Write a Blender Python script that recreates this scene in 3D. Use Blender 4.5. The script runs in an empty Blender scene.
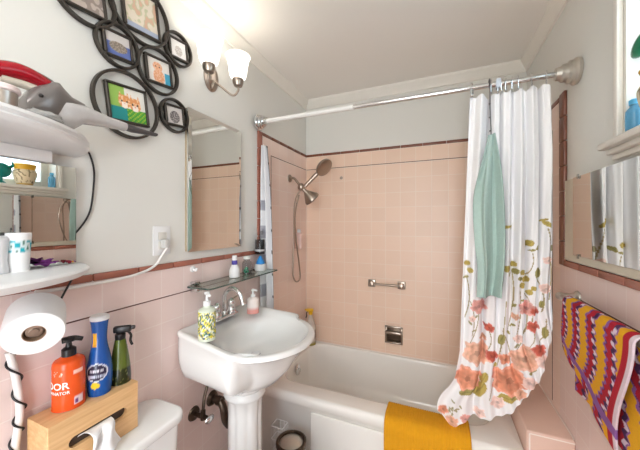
import bpy, bmesh, math, random
from mathutils import Vector, Matrix, noise
random.seed(7)
C = bpy.context.scene.collection
PI = math.pi
# ------------------------------------------------------------------ camera model (metres; x from the left wall, y from the camera, z up)
CAM = (1.034, 0.0, 1.40); YAW = math.radians(22.8); FPX = 281.0; PX, PY = 320.0, 223.5
def _ray(px, py):
    s = (px-PX)/FPX
    return (-math.sin(YAW)+s*math.cos(YAW), math.cos(YAW)+s*math.sin(YAW), (PY-py)/FPX)
def _hit(ax, v, px, py):
    d = _ray(px, py); t = (v-CAM[ax])/d[ax]
    return Vector([CAM[i]+t*d[i] for i in range(3)])
def on_x(px, py, x): return _hit(0, x, px, py)
def on_y(px, py, y): return _hit(1, y, px, py)
def on_z(px, py, z): return _hit(2, z, px, py)

W, D, H = 1.554, 2.154, 2.43      # room width, back wall, ceiling height
RIM = 0.42                        # tub rim
SILL = 1.655

# ------------------------------------------------------------------ helpers
def lin(c):
    return tuple(((v/255.0)/12.92 if v/255.0 <= .04045 else ((v/255.0+.055)/1.055)**2.4) for v in c)

class MB:
    """collects verts and faces (world metres), optionally a colour per vertex"""
    def __init__(s): s.v = []; s.f = []; s.c = []; s.flat = False
    def add(s, vs, fs, cs=None):
        o = len(s.v); s.v += [tuple(v) for v in vs]; s.f += [tuple(i+o for i in f) for f in fs]
        s.c += list(cs) if cs else [(1, 1, 1)]*len(vs)
        return s
    def box(s, x0, x1, y0, y1, z0, z1, bev=0.0, seg=2, m=None):
        bm = bmesh.new()
        bmesh.ops.create_cube(bm, size=1)
        for v in bm.verts:
            v.co = Vector(((x0+x1)/2+v.co.x*(x1-x0), (y0+y1)/2+v.co.y*(y1-y0), (z0+z1)/2+v.co.z*(z1-z0)))
        if bev > 0: bmesh.ops.bevel(bm, geom=list(bm.edges), offset=bev, segments=seg, affect='EDGES', profile=.5)
        if m: bm.transform(m)
        bm.verts.index_update()
        s.add([v.co.copy() for v in bm.verts], [[v.index for v in f.verts] for f in bm.faces]); bm.free()
        return s
    def loft(s, loops, cap0=False, cap1=False, close=True, paint=None):
        n = len(loops[0]); o = len(s.v); vs = [p for l in loops for p in l]; fs = []
        for i in range(len(loops)-1):
            for j in range(n if close else n-1):
                k = (j+1) % n
                fs.append((i*n+j, i*n+k, (i+1)*n+k, (i+1)*n+j))
        if cap0: fs.append(tuple(range(n-1, -1, -1)))
        if cap1: fs.append(tuple((len(loops)-1)*n+j for j in range(n)))
        return s.add(vs, fs, [paint(Vector(p)) for p in vs] if paint else None)
    def lathe(s, prof, at, seg=32, m=None, paint=None, smooth=0, cap=True):
        """prof: (radius, height) pairs; turned about z at `at`"""
        if smooth: prof = catmull([Vector((r, z, 0)) for r, z in prof], smooth); prof = [(max(p.x, .0004), p.y) for p in prof]
        loops = []
        for r, z in prof:
            l = []
            for j in range(seg):
                a = 2*PI*j/seg; p = Vector((r*math.cos(a), r*math.sin(a), z))
                if m: p = m @ p
                l.append(p+Vector(at))
            loops.append(l)
        return s.loft(loops, cap, cap, True, paint)
    def tube(s, pts, r, seg=10, smooth=6, closed=False, paint=None):
        pts = [Vector(p) for p in pts]
        if smooth and len(pts) > 2: pts = catmull(pts, smooth, closed)
        n = len(pts); rad = r if callable(r) else (lambda t: r)
        loops = []; up = None
        for i, p in enumerate(pts):
            if closed: t = pts[(i+1) % n]-pts[i-1]
            else: t = pts[min(i+1, n-1)]-pts[max(i-1, 0)]
            t.normalize()
            if up is None:
                up = Vector((0, 0, 1)) if abs(t.z) < .9 else Vector((1, 0, 0))
            u = (up-t*up.dot(t)); u.normalize(); w = t.cross(u); up = u
            rr = rad(i/max(n-1, 1))
            loops.append([p+(u*math.cos(2*PI*j/seg)+w*math.sin(2*PI*j/seg))*rr for j in range(seg)])
        if closed: loops.append(loops[0])
        return s.loft(loops, not closed, not closed, True, paint)
    def cyl(s, a, b, r, seg=20, r2=None):
        r2 = r if r2 is None else r2
        return s.tube([a, b], lambda t: r+(r2-r)*t, seg, 0)
    def sphere(s, c, r, sx=1, sy=1, sz=1, seg=20, m=None, paint=None):
        loops = []
        for i in range(1, seg//2):
            a = PI*i/(seg//2); l = []
            for j in range(seg):
                b = 2*PI*j/seg
                p = Vector((r*sx*math.sin(a)*math.cos(b), r*sy*math.sin(a)*math.sin(b), -r*sz*math.cos(a)))
                if m: p = m @ p
                l.append(p+Vector(c))
            loops.append(l)
        return s.loft(loops, True, True, True, paint)
    def sheet(s, fn, nu, nv, paint=None):
        vs = []; cs = []
        for i in range(nv+1):
            for j in range(nu+1):
                p = fn(j/nu, i/nv); vs.append(p); cs.append(paint(j/nu, i/nv, p) if paint else (1, 1, 1))
        fs = [(i*(nu+1)+j, i*(nu+1)+j+1, (i+1)*(nu+1)+j+1, (i+1)*(nu+1)+j) for i in range(nv) for j in range(nu)]
        return s.add(vs, fs, cs)

def catmull(p, k, closed=False):
    out = []; n = len(p)
    for i in range(n if closed else n-1):
        if closed: a, b, c, d = p[i-1], p[i], p[(i+1) % n], p[(i+2) % n]
        else: a, b, c, d = p[max(i-1, 0)], p[i], p[i+1], p[min(i+2, n-1)]
        for j in range(k):
            t = j/k
            out.append(.5*((2*b)+(c-a)*t+(2*a-5*b+4*c-d)*t*t+(3*b-a-3*c+d)*t**3))
    if not closed: out.append(p[-1])
    return out

ORIG = {}
def link(name, mb, mat, parent=None, solid=0.0, sharp=35, sub=0, offs=1):
    me = bpy.data.meshes.new(name)
    if parent is not None: o0 = ORIG[parent]
    else:
        xs = [v[0] for v in mb.v]; ys = [v[1] for v in mb.v]; zs = [v[2] for v in mb.v]
        o0 = Vector(((min(xs)+max(xs))/2, (min(ys)+max(ys))/2, min(zs)))
    me.from_pydata([(v[0]-o0.x, v[1]-o0.y, v[2]-o0.z) for v in mb.v], [], mb.f)
    bm = bmesh.new(); bm.from_mesh(me); bmesh.ops.recalc_face_normals(bm, faces=bm.faces); bm.to_mesh(me); bm.free()
    if any(c != (1, 1, 1) for c in mb.c):
        at = me.color_attributes.new('Col', 'FLOAT_COLOR', 'POINT')
        at.data.foreach_set('color', [x for c in mb.c for x in (c[0], c[1], c[2], 1.0)])
    me.materials.append(mat)
    me.polygons.foreach_set('use_smooth', [True]*len(me.polygons))
    if sharp: me.set_sharp_from_angle(angle=math.radians(sharp))
    ob = bpy.data.objects.new(name, me); C.objects.link(ob)
    if parent is not None: ob.parent = bpy.data.objects[parent]
    else: ob.location = o0
    if solid:
        md = ob.modifiers.new('thickness', 'SOLIDIFY'); md.thickness = solid; md.offset = offs
    if sub:
        md = ob.modifiers.new('round', 'SUBSURF'); md.levels = sub; md.render_levels = sub
    ORIG[ob.name] = o0
    return ob
def thing(name, label, cat, loc, group=None):
    o = bpy.data.objects.new(name, None); C.objects.link(o); o.location = loc; o.empty_display_size = .05
    o['label'] = label; o['category'] = cat
    if group: o['group'] = group
    ORIG[o.name] = Vector(loc)
    return o.name
def part(name, mb, mat, parent, label=None, **k):
    o = link(name, mb, mat, parent, **k)
    if label: o['label'] = label
    return o.name
def single(name, mb, mat, label, cat, group=None, **k):
    o = link(name, mb, mat, None, **k); o['label'] = label; o['category'] = cat
    if group: o['group'] = group
    return o.name
def struct(name, mb, mat, parent=None, **k):
    o = link(name, mb, mat, parent, **k)
    if parent is None: o['kind'] = 'structure'
    return o.name

# ------------------------------------------------------------------ materials
MATS = {}
def mat(name, rgb, rough=.5, metal=0.0, vary=.04, scale=18, bump=0.0, bscale=120, coat=0.0, trans=0.0, ior=1.45, alpha=1.0, sss=0.0, attr=False, emit=None):
    m = bpy.data.materials.new(name); m.use_nodes = True; nt = m.node_tree; N = nt.nodes; L = nt.links
    b = N['Principled BSDF']; b.inputs['Roughness'].default_value = rough; b.inputs['Metallic'].default_value = metal
    b.inputs['Coat Weight'].default_value = coat; b.inputs['Transmission Weight'].default_value = trans; b.inputs['IOR'].default_value = ior
    b.inputs['Alpha'].default_value = alpha
    geo = N.new('ShaderNodeNewGeometry')
    nz = N.new('ShaderNodeTexNoise'); nz.inputs['Scale'].default_value = scale; nz.inputs['Detail'].default_value = 3
    L.new(geo.outputs['Position'], nz.inputs['Vector'])
    mr = N.new('ShaderNodeMapRange'); mr.inputs['To Min'].default_value = 1-vary; mr.inputs['To Max'].default_value = 1+vary
    L.new(nz.outputs['Fac'], mr.inputs['Value'])
    mul = N.new('ShaderNodeVectorMath'); mul.operation = 'SCALE'
    if attr:
        a = N.new('ShaderNodeVertexColor'); a.layer_name = 'Col'; L.new(a.outputs['Color'], mul.inputs[0])
    else: mul.inputs[0].default_value = lin(rgb)
    L.new(mr.outputs['Result'], mul.inputs['Scale']); L.new(mul.outputs['Vector'], b.inputs['Base Color'])
    if bump:
        n2 = N.new('ShaderNodeTexNoise'); n2.inputs['Scale'].default_value = bscale; n2.inputs['Detail'].default_value = 4
        L.new(geo.outputs['Position'], n2.inputs['Vector'])
        bp = N.new('ShaderNodeBump'); bp.inputs['Strength'].default_value = bump; bp.inputs['Distance'].default_value = .002
        L.new(n2.outputs['Fac'], bp.inputs['Height']); L.new(bp.outputs['Normal'], b.inputs['Normal'])
    if emit:
        b.inputs['Emission Color'].default_value = (*lin(emit[0]), 1); b.inputs['Emission Strength'].default_value = emit[1]
    MATS[name] = m
    return m
def tile_mat(name, rgb, grout, ax, size, off, rough=.33):
    """square glazed tiles with thin joints, from world position; ax = the wall's horizontal axis"""
    m = bpy.data.materials.new(name); m.use_nodes = True; nt = m.node_tree; N = nt.nodes; L = nt.links
    b = N['Principled BSDF']; b.inputs['Roughness'].default_value = rough
    geo = N.new('ShaderNodeNewGeometry'); sep = N.new('ShaderNodeSeparateXYZ'); L.new(geo.outputs['Position'], sep.inputs[0])
    def math_(op, a, b_=None):
        n = N.new('ShaderNodeMath'); n.operation = op
        for i, v in enumerate((a, b_)):
            if v is None: continue
            if isinstance(v, (int, float)): n.inputs[i].default_value = v
            else: L.new(v, n.inputs[i])
        return n.outputs[0]
    ds = []; ids = []
    for axis, o in zip(ax, off):
        q = math_('DIVIDE', math_('SUBTRACT', sep.outputs[axis], o), size)
        fr = math_('FRACT', q); ids.append(math_('FLOOR', q))
        ds.append(math_('MINIMUM', fr, math_('SUBTRACT', 1.0, fr)))
    dmin = math_('MINIMUM', ds[0], ds[1])
    mask = N.new('ShaderNodeMapRange'); mask.inputs['From Min'].default_value = .010; mask.inputs['From Max'].default_value = .022
    L.new(dmin, mask.inputs['Value'])
    cmb = N.new('ShaderNodeCombineXYZ'); L.new(ids[0], cmb.inputs[0]); L.new(ids[1], cmb.inputs[1])
    wn = N.new('ShaderNodeTexWhiteNoise'); wn.noise_dimensions = '2D'; L.new(cmb.outputs[0], wn.inputs['Vector'])
    mr = N.new('ShaderNodeMapRange'); mr.inputs['To Min'].default_value = .98; mr.inputs['To Max'].default_value = 1.02
    L.new(wn.outputs['Value'], mr.inputs['Value'])
    sc = N.new('ShaderNodeVectorMath'); sc.operation = 'SCALE'; sc.inputs[0].default_value = lin(rgb); L.new(mr.outputs[0], sc.inputs['Scale'])
    mx = N.new('ShaderNodeMix'); mx.data_type = 'RGBA'; mx.inputs['A'].default_value = (*lin(grout), 1)
    L.new(mask.outputs[0], mx.inputs['Factor']); L.new(sc.outputs[0], mx.inputs['B']); L.new(mx.outputs['Result'], b.inputs['Base Color'])
    bp = N.new('ShaderNodeBump'); bp.inputs['Strength'].default_value = .25; bp.inputs['Distance'].default_value = .001
    L.new(mask.outputs[0], bp.inputs['Height']); L.new(bp.outputs[0], b.inputs['Normal'])
    return m
def wood_mat(name, c1, c2):
    m = bpy.data.materials.new(name); m.use_nodes = True; nt = m.node_tree; N = nt.nodes; L = nt.links
    b = N['Principled BSDF']; b.inputs['Roughness'].default_value = .45
    geo = N.new('ShaderNodeNewGeometry'); mp = N.new('ShaderNodeMapping'); mp.inputs['Scale'].default_value = (30, 3, 55)
    L.new(geo.outputs['Position'], mp.inputs['Vector'])
    nz = N.new('ShaderNodeTexNoise'); nz.inputs['Scale'].default_value = 2.2; nz.inputs['Detail'].default_value = 5; L.new(mp.outputs[0], nz.inputs['Vector'])
    rp = N.new('ShaderNodeValToRGB'); rp.color_ramp.elements[0].position = .35; rp.color_ramp.elements[1].position = .68
    rp.color_ramp.elements[0].color = (*lin(c1), 1); rp.color_ramp.elements[1].color = (*lin(c2), 1)
    L.new(nz.outputs['Fac'], rp.inputs['Fac']); L.new(rp.outputs[0], b.inputs['Base Color'])
    return m
def thin_glass(name, tint, refl=.08, rough=.0):
    m = bpy.data.materials.new(name); m.use_nodes = True; nt = m.node_tree; N = nt.nodes; L = nt.links
    N.remove(N['Principled BSDF'])
    t = N.new('ShaderNodeBsdfTransparent'); t.inputs[0].default_value = (*lin(tint), 1)
    g = N.new('ShaderNodeBsdfGlossy'); g.inputs['Roughness'].default_value = rough; g.inputs['Color'].default_value = (1, 1, 1, 1)
    fr = N.new('ShaderNodeFresnel'); fr.inputs['IOR'].default_value = 1.45
    gm = N.new('ShaderNodeNewGeometry'); iv = N.new('ShaderNodeMath'); iv.operation = 'SUBTRACT'; iv.inputs[0].default_value = 1.0
    L.new(gm.outputs['Backfacing'], iv.inputs[1]); mu = N.new('ShaderNodeMath'); mu.operation = 'MULTIPLY'
    L.new(fr.outputs[0], mu.inputs[0]); L.new(iv.outputs[0], mu.inputs[1])
    mx = N.new('ShaderNodeMixShader'); L.new(mu.outputs[0], mx.inputs[0]); L.new(t.outputs[0], mx.inputs[1]); L.new(g.outputs[0], mx.inputs[2])
    L.new(mx.outputs[0], N['Material Output'].inputs[0])
    return m

PAINT = mat('wall_paint', (222, 221, 215), .6, vary=.015, scale=3, bump=.05, bscale=60)
CEIL = mat('ceiling_paint', (238, 235, 229), .55, vary=.015, scale=2, bump=.05, bscale=40)
TRIMW = mat('white_trim_paint', (230, 226, 217), .4, vary=.02)
PINK, GROUT = (232, 202, 180), (236, 216, 200)
T_SIDE = tile_mat('pink_tile_side', (228, 206, 200), (234, 218, 212), ('Y', 'Z'), .108, (.04, 1.213))  # same tile as the alcove; the light's cooler tint is put into this colour
T_ALC = tile_mat('pink_tile_alcove_side', (234, 210, 198), (238, 222, 212), ('Y', 'Z'), .108, (1.497, 1.955))
T_BACK = tile_mat('pink_tile_back', PINK, GROUT, ('X', 'Z'), .108, (.02, 1.955))
T_LEDGE = tile_mat('pink_tile_ledge', PINK, GROUT, ('X', 'Y'), .17, (1.381, 1.445))
T_PLAIN = mat('pink_tile_plain', (226, 194, 178), .25, vary=.03)
LINER = mat('brown_liner_tile', (158, 100, 84), .25, vary=.08, scale=9)
LINERD = mat('dark_brown_liner_tile', (122, 74, 56), .3, vary=.1, scale=9)
ACC = mat('dark_accent_joint', (96, 60, 48), .5, vary=.1)
GROUTM = mat('light_grout', (238, 224, 214), .7, vary=.05)
FLOORM = tile_mat('floor_tile', (176, 160, 150), (120, 108, 100), ('X', 'Y'), .05, (0, 0), .4)
PORC = mat('white_porcelain', (228, 228, 226), .12, vary=.012, scale=4, coat=.3)
ENAM = mat('white_tub_enamel', (238, 235, 229), .16, vary=.015, scale=3, coat=.2)
WPLA = mat('white_plastic', (226, 226, 226), .35, vary=.015)
CHROME = mat('polished_chrome', (214, 214, 214), .12, 1.0, vary=.03)
NICKEL = mat('brushed_nickel', (166, 152, 140), .28, 1.0, vary=.05, scale=60)
BRONZE = mat('aged_bronze_metal', (92, 80, 70), .35, 1.0, vary=.15, scale=60)
MIRROR = mat('mirror_silver', (232, 232, 228), .01, 1.0, vary=.004)
BLACKM = mat('dark_iron_frame', (66, 60, 54), .4, .5, vary=.08)
BLACKP = mat('black_plastic', (28, 26, 26), .35, vary=.1)
CORDB = mat('black_cord_rubber', (38, 35, 36), .5, vary=.1)
CORDW = mat('white_cord_rubber', (228, 224, 220), .45, vary=.03)
BAMB = wood_mat('bamboo_wood', (204, 160, 110), (222, 182, 132))
PAPER = mat('white_tissue_paper', (228, 228, 228), .85, vary=.03, bump=.2, bscale=80)
CARD = mat('brown_cardboard', (150, 120, 95), .8)
COL = mat('painted_pattern', (255, 255, 255), .5, attr=True, vary=.03)
COLG = mat('glossy_painted_pattern', (255, 255, 255), .22, attr=True, vary=.03)
CLOTH = mat('printed_curtain_cloth', (255, 255, 255), .8, attr=True, vary=.02, bump=.08, bscale=300)
YARN = mat('crochet_yarn', (255, 255, 255), .95, attr=True, vary=.10, scale=160, bump=1.0, bscale=260)
GLASS = thin_glass('clear_glass', (232, 240, 236))
CLEARP = thin_glass('clear_plastic', (222, 224, 224))
GREYP = thin_glass('smoky_plastic', (168, 168, 172))
SHADE = mat('lit_opal_glass', (250, 246, 238), .35, emit=((255, 252, 248), 1.05))
DOME = mat('fill_lamp_dome', (250, 246, 238), .35, emit=((255, 248, 240), 2.0))  # glow of the added fill lamp behind the camera

# ------------------------------------------------------------------ the room
YF = -0.95
struct('floor', MB().box(-.15, W+.15, YF-1.3, D+.15, -.1, 0), FLOORM)
struct('ceiling', MB().box(-.15, W+.15, YF-.15, D+.15, H, H+.1), CEIL)
wl = struct('wall_left', MB().box(-.15, 0, YF-.15, D+.15, 0, H), PAINT)
wb = struct('wall_back', MB().box(0, W, D, D+.15, 0, H), PAINT)
DX0, DX1, DZ = .36, 1.26, 2.06  # doorway opening, added so daylight fills the room from behind
m = MB(); m.box(0, DX0, YF-.15, YF, 0, H); m.box(DX1, W, YF-.15, YF, 0, H); m.box(DX0, DX1, YF-.15, YF, DZ, H)
wf = struct('wall_front', m, PAINT)
WY0, WY1, WZ1 = .38, 1.145, 2.28            # window opening in the right wall
m = MB()
m.box(W, W+.15, YF-.15, WY0, 0, H); m.box(W, W+.15, WY1, D+.15, 0, H)
m.box(W, W+.15, WY0, WY1, 0, SILL-.02); m.box(W, W+.15, WY0, WY1, WZ1, H)
wr = struct('wall_right', m, PAINT)
TH = .006
part('tile_wainscot', MB().box(0, TH, YF, 1.497, 0, 1.213), T_SIDE, wl)
part('tile_surround', MB().box(0, TH, 1.497, D, 0, 1.958), T_ALC, wl)
part('tile_surround', MB().box(0, W, D-TH, D, 0, 1.958), T_BACK, wb)
part('tile_wainscot', MB().box(W-TH, W, YF, 1.61, 0, 1.213), T_SIDE, wr)
part('tile_surround', MB().box(W-TH, W, 1.61, D, 0, 1.958), T_ALC, wr)
# brown liner tiles and dark accent joints
def liner(y0, y1, x, s, z0, z1, n, m_, vertical=False):
    mb = MB()
    if not vertical:
        st = (y1-y0)/n
        for i in range(n):
            mb.box(min(x, x+s*.012), max(x, x+s*.012), y0+i*st+.0012, y0+(i+1)*st-.0012, z0, z1, .004)
    else:
        st = (z1-z0)/n
        for i in range(n):
            mb.box(min(x, x+s*.012), max(x, x+s*.012), y0, y1, z0+i*st+.0012, z0+(i+1)*st-.0012, .004)
    return mb
struct('trim_1', liner(YF, 1.452, 0, 1, 1.213, 1.237, 16, LINER), LINER)
struct('trim_2', liner(YF, 1.563, W, -1, 1.213, 1.240, 17, LINERD), LINER)
struct('trim_3', liner(1.452, 1.497, 0, 1, 1.213, 1.978, 7, LINER, True), LINER)
struct('trim_4', liner(1.548, 1.606, W, -1, 1.213, 1.985, 7, LINERD, True), LINERD)
mb = MB(); st = (D-1.497)/6
for i in range(6):
    mb.box(0, .010, 1.497+i*st+.001, 1.497+(i+1)*st-.001, 1.958, 1.978, .003)
    mb.box(W-.010, W, 1.61+i*(D-1.61)/6+.001, 1.61+(i+1)*(D-1.61)/6-.001, 1.958, 1.978, .003)
for i in range(10):
    mb.box(W*i/10+.001, W*(i+1)/10-.001, D-.010, D, 1.958, 1.978, .003)
struct('trim_5', mb, LINERD)
mb = MB()
mb.box(TH-.001, TH+.0012, YF, 1.452, 1.098, 1.102); mb.box(W-TH-.0012, W-TH+.001, YF, 1.50, 1.098, 1.102)
mb.box(TH-.001, TH+.0012, 1.603, D, 1.849, 1.8535); mb.box(TH-.001, TH+.0012, 1.6, 1.604, .44, 1.8535)
mb.box(0.01, W-.01, D-TH-.0012, D-TH+.001, 1.849, 1.8535); mb.box(W-TH-.0012, W-TH+.001, 1.70, D, 1.849, 1.853)
mb.box(W-TH-.0012, W-TH+.001, 1.70, 1.704, .54, 1.853)
struct('trim_6', mb, ACC)
mb = MB(); mb.box(TH-.001, TH+.002, D-TH-.004, D-TH+.001, .44, 1.95)
mb.box(0.01, 1.37, D-TH-.003, D-TH+.001, .418, .426, .001)
struct('trim_7', mb, GROUTM)
# crown moulding
def crown(mb, a, b, nrm):
    a = Vector(a); b = Vector(b); n = Vector(nrm)
    prof = [(0, -.068), (.010, -.066), (.012, -.055), (.022, -.04), (.034, -.022), (.040, -.014), (.042, 0), (0, 0)]
    mb.loft([[p+n*u+Vector((0, 0, H+v)) for u, v in prof] for p in (a, b)], True, True)
mb = MB(); crown(mb, (0, YF, 0), (0, D, 0), (1, 0, 0)); struct('trim_8', mb, TRIMW, sharp=25)
mb = MB(); crown(mb, (0, D, 0), (W, D, 0), (0, -1, 0)); struct('trim_9', mb, TRIMW, sharp=25)
mb = MB(); crown(mb, (W, YF, 0), (W, D, 0), (-1, 0, 0)); struct('trim_10', mb, TRIMW, sharp=25)
# tiled ledge at the end of the tub
LX, LY, LZ = 1.381, 1.445, .52
mb = MB().box(LX, W-.007, LY, D-.008, 0, LZ, .008, 3)
lg = struct('wall_ledge', mb, T_PLAIN)
mb = MB(); mb.box(LX+.008, LX+.014, LY-.0008, LY+.004, .0, LZ-.012); mb.box(LX+.01, W-.008, LY-.0008, LY+.004, LZ-.014, LZ-.009)
mb.box(W-.012, W-.0075, LY+.01, D-.01, LZ-.002, LZ+.002)
part('grout_joint', mb, GROUTM, lg)
# unseen door behind the camera, left open to let fill daylight in
yh = YF-.155
dm = Matrix.Translation((DX0, yh-.02, 0)) @ Matrix.Rotation(math.radians(-50), 4, 'Z')      # leaf ajar into the hall, angled to block part of the fill daylight
mb = MB().box(0, .88, -.035, 0, .006, 2.03, .004, 2, dm)
for z0, z1 in ((.18, .85), (1.0, 1.85)):
    mb.box(.12, .76, -.002, .006, z0, z1, .003, 2, dm)
dr = struct('door_1', mb, TRIMW)
mb = MB(); mb.lathe([(.012, 0), (.012, .03), (.027, .045), (.027, .065), (.01, .072)], dm @ Vector((.81, 0, 1.0)), 20, Matrix.Rotation(math.radians(-50), 4, 'Z') @ Matrix.Rotation(-PI/2, 4, 'X'))
part('door_knob', mb, NICKEL, dr)
mb = MB(); mb.box(DX0-.08, DX0, YF, YF+.02, 0, DZ+.08, .003); mb.box(DX1, DX1+.08, YF, YF+.02, 0, DZ+.08, .003); mb.box(DX0, DX1, YF, YF+.02, DZ, DZ+.08, .003)
struct('trim_11', mb, TRIMW)

# window in the right wall: casing, deep jamb, sash, pane, stool and apron
mb = MB()
xs = W+.095
mb.box(W+.0, W+.10, WY1-.012, WY1, SILL, WZ1); mb.box(W, W+.10, WY0, WY0+.012, SILL, WZ1); mb.box(W, W+.10, WY0+.012, WY1-.012, WZ1-.012, WZ1)
mb.box(xs, xs+.035, WY1-.055, WY1-.012, SILL, WZ1-.012, .003); mb.box(xs, xs+.035, WY0+.012, WY0+.055, SILL, WZ1-.012, .003)
mb.box(xs, xs+.035, WY0+.055, WY1-.055, SILL, SILL+.045, .003); mb.box(xs, xs+.035, WY0+.055, WY1-.055, WZ1-.055, WZ1-.012, .003)
mb.box(xs, xs+.035, WY0+.055, WY1-.055, 1.96, 1.99, .003)
mb.box(W-.016, W, WY1, WY1+.022, SILL, WZ1+.02, .003); mb.box(W-.016, W, WY0-.022, WY0, SILL, WZ1+.02, .003)
mb.box(W-.016, W, WY0-.022, WY1+.022, WZ1, WZ1+.022, .003)
wn = struct('window_1', mb, TRIMW)
part('pane', MB().box(xs+.015, xs+.019, WY0+.05, WY1-.05, SILL+.04, WZ1-.05), thin_glass('window_glass', (190, 197, 200)), wn)
mb = MB(); mb.box(W-.046, W+.10, WY0-.05, WY1+.045, SILL-.022, SILL, .006)
mb.box(W-.030, W, WY0-.04, WY1+.035, SILL-.040, SILL-.022, .006); mb.box(W-.016, W, WY0-.03, WY1+.028, SILL-.058, SILL-.040, .004)
part('sill', mb, TRIMW, wn)

# ------------------------------------------------------------------ bathtub
def rrect(x0, x1, y0, y1, r, z, n=24):
    out = []
    for cx, cy, a0 in ((x1-r, y1-r, 0), (x0+r, y1-r, PI/2), (x0+r, y0+r, PI), (x1-r, y0+r, 1.5*PI)):
        for i in range(n):
            a = a0+PI/2*i/(n-1); out.append(Vector((cx+r*math.cos(a), cy+r*math.sin(a), z)))
    return out
TX0, TX1, TY0, TY1 = .008, 1.378, 1.428, 2.146
tub = thing('bathtub', 'white enamel bathtub set into the pink tiled alcove', 'bathtub', (.69, 1.8, 0))
loops = [rrect(TX0, TX1, TY0+.022, TY1, .006, 0), rrect(TX0, TX1, TY0+.022, TY1, .006, RIM-.075), rrect(TX0, TX1, TY0+.004, TY1, .01, RIM-.06),
         rrect(TX0, TX1, TY0, TY1, .012, RIM-.03)]
for k in range(1, 6):
    a = PI/2*k/5; i_ = .024*(1-math.cos(a)); loops.append(rrect(TX0+i_*.1, TX1-i_*.1, TY0+i_, TY1-i_*.1, .014+i_*.3, RIM-.03+.03*math.sin(a)))
ix0, ix1, iy0, iy1 = .07, 1.30, 1.538, 2.13
for k in range(0, 6):
    a = PI/2*k/5; i_ = .02*math.sin(a); loops.append(rrect(ix0+i_, ix1-i_, iy0+i_, iy1-i_*.5, .13, RIM-.02*(1-math.cos(a))))
loops += [rrect(ix0+.03, ix1-.06, iy0+.035, iy1-.02, .14, .28), rrect(ix0+.045, ix1-.12, iy0+.05, iy1-.03, .15, .16), rrect(ix0+.07, ix1-.16, iy0+.08, iy1-.06, .15, .11),
          rrect(ix0+.14, ix1-.24, iy0+.16, iy1-.14, .1, .095)]
part('basin', MB().loft(loops, True, True), ENAM, tub, sharp=60)
part('apron_panel', MB().box(.37, 1.22, TY0+.008, TY0+.024, .0, RIM-.085, .006, 3), ENAM, tub)
oc = Vector((ix0+.032, 1.80, .35))
mb = MB().lathe([(.036, 0), (.036, .004), (.030, .009), (.008, .011)], oc, 28, Matrix.Rotation(PI/2-.2, 4, 'Y'))
mb.cyl(oc+Vector((.008, 0, .004)), oc+Vector((.022, 0, .022)), .004)
part('overflow_plate', mb, CHROME, tub)
# bath mat draped over the rim
gold = (222, 158, 20)
xa, xb = .790, 1.172
def matfn(u, v):
    s = v*.50                                    # down the outside, over the rim and a little inside
    x = xa+u*(xb-xa)+.006*math.sin(v*5)*(.5-u)
    prof = [(1.405, .10), (1.405, .36), (1.409, .395), (1.424, .420), (1.45, .428), (1.50, .428), (1.535, .428), (1.556, .424), (1.570, .408), (1.580, .36)]
    t = v*(len(prof)-1); i = min(int(t), len(prof)-2); f = t-i
    y = prof[i][0]+(prof[i+1][0]-prof[i][0])*f; z = prof[i][1]+(prof[i+1][1]-prof[i][1])*f
    return Vector((x, y, z))
mp = catmull([Vector(p) for p in [(0, 1.406, .10), (0, 1.406, .25), (0, 1.406, .37), (0, 1.412, .402), (0, 1.432, .426), (0, 1.47, .431), (0, 1.51, .431), (0, 1.536, .430), (0, 1.561, .420), (0, 1.573, .395), (0, 1.580, .36)]], 6)
def matfn(u, v):
    t = v*(len(mp)-1); i = min(int(t), len(mp)-2); p = mp[i].lerp(mp[i+1], t-i)
    rib = .0022*math.sin(u*2*PI*34)
    return Vector((xa+u*(xb-xa), p.y-rib*.8 if p.z < .42 else p.y, p.z+(rib if p.z > .40 else 0)))
MATM = mat('mustard_rib_cotton', gold, .95, vary=.08, scale=60, bump=.6, bscale=250)
single('bath_mat', MB().sheet(matfn, 200, 60), MATM, 'mustard yellow ribbed bath mat hanging over the tub rim', 'bath mat', solid=.006, sharp=0)

# ------------------------------------------------------------------ soap dish and grab bar on the back wall
sd = thing('soap_dish', 'chrome recessed square soap dish in the back wall tiles', 'soap dish', (.729, D-TH, .50))
mb = MB(); x0, x1, z0, z1 = .664, .794, .503, .633; f = .014; y0 = D-TH
mb.box(x0, x1, y0-.008, y0, z1-f, z1, .003); mb.box(x0, x1, y0-.008, y0, z0, z0+f, .003); mb.box(x0, x0+f, y0-.008, y0, z0, z1, .003); mb.box(x1-f, x1, y0-.008, y0, z0, z1, .003)
part('frame', mb, NICKEL, sd)
part('recess', MB().box(x0+f, x1-f, y0-.003, y0, z0+f, z1-f, .001), BRONZE, sd)
mb = MB(); mb.box(x0+.006, x1-.006, y0-.034, y0-.002, z0+.078, z0+.096, .005); mb.box(x0+.016, x1-.016, y0-.03, y0-.002, z0+.014, z0+.02, .002)
part('tray', mb, NICKEL, sd)
gb = thing('grab_bar', 'short nickel grab bar on the back wall above the soap dish', 'grab bar', (.675, D-TH, .93))
for x in (.565, .785):
    mb = MB(); mb.box(x-.028, x+.028, y0-.012, y0, .915, .971, .005, 2); mb.box(x-.017, x+.017, y0-.045, y0-.008, .926, .960, .006, 2)
    part('mount', mb, NICKEL, gb)
part('bar', MB().cyl((.57, y0-.034, .943), (.78, y0-.034, .943), .008), NICKEL, gb)
mb = MB().lathe([(.012, 0), (.012, .006), (.006, .009)], on_y(341.5, 178, D-TH), 16, Matrix.Rotation(PI/2, 4, 'X'))
single('wall_plug', mb, NICKEL, 'small round metal plug on the back wall near the shower head', 'wall plug')

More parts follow.
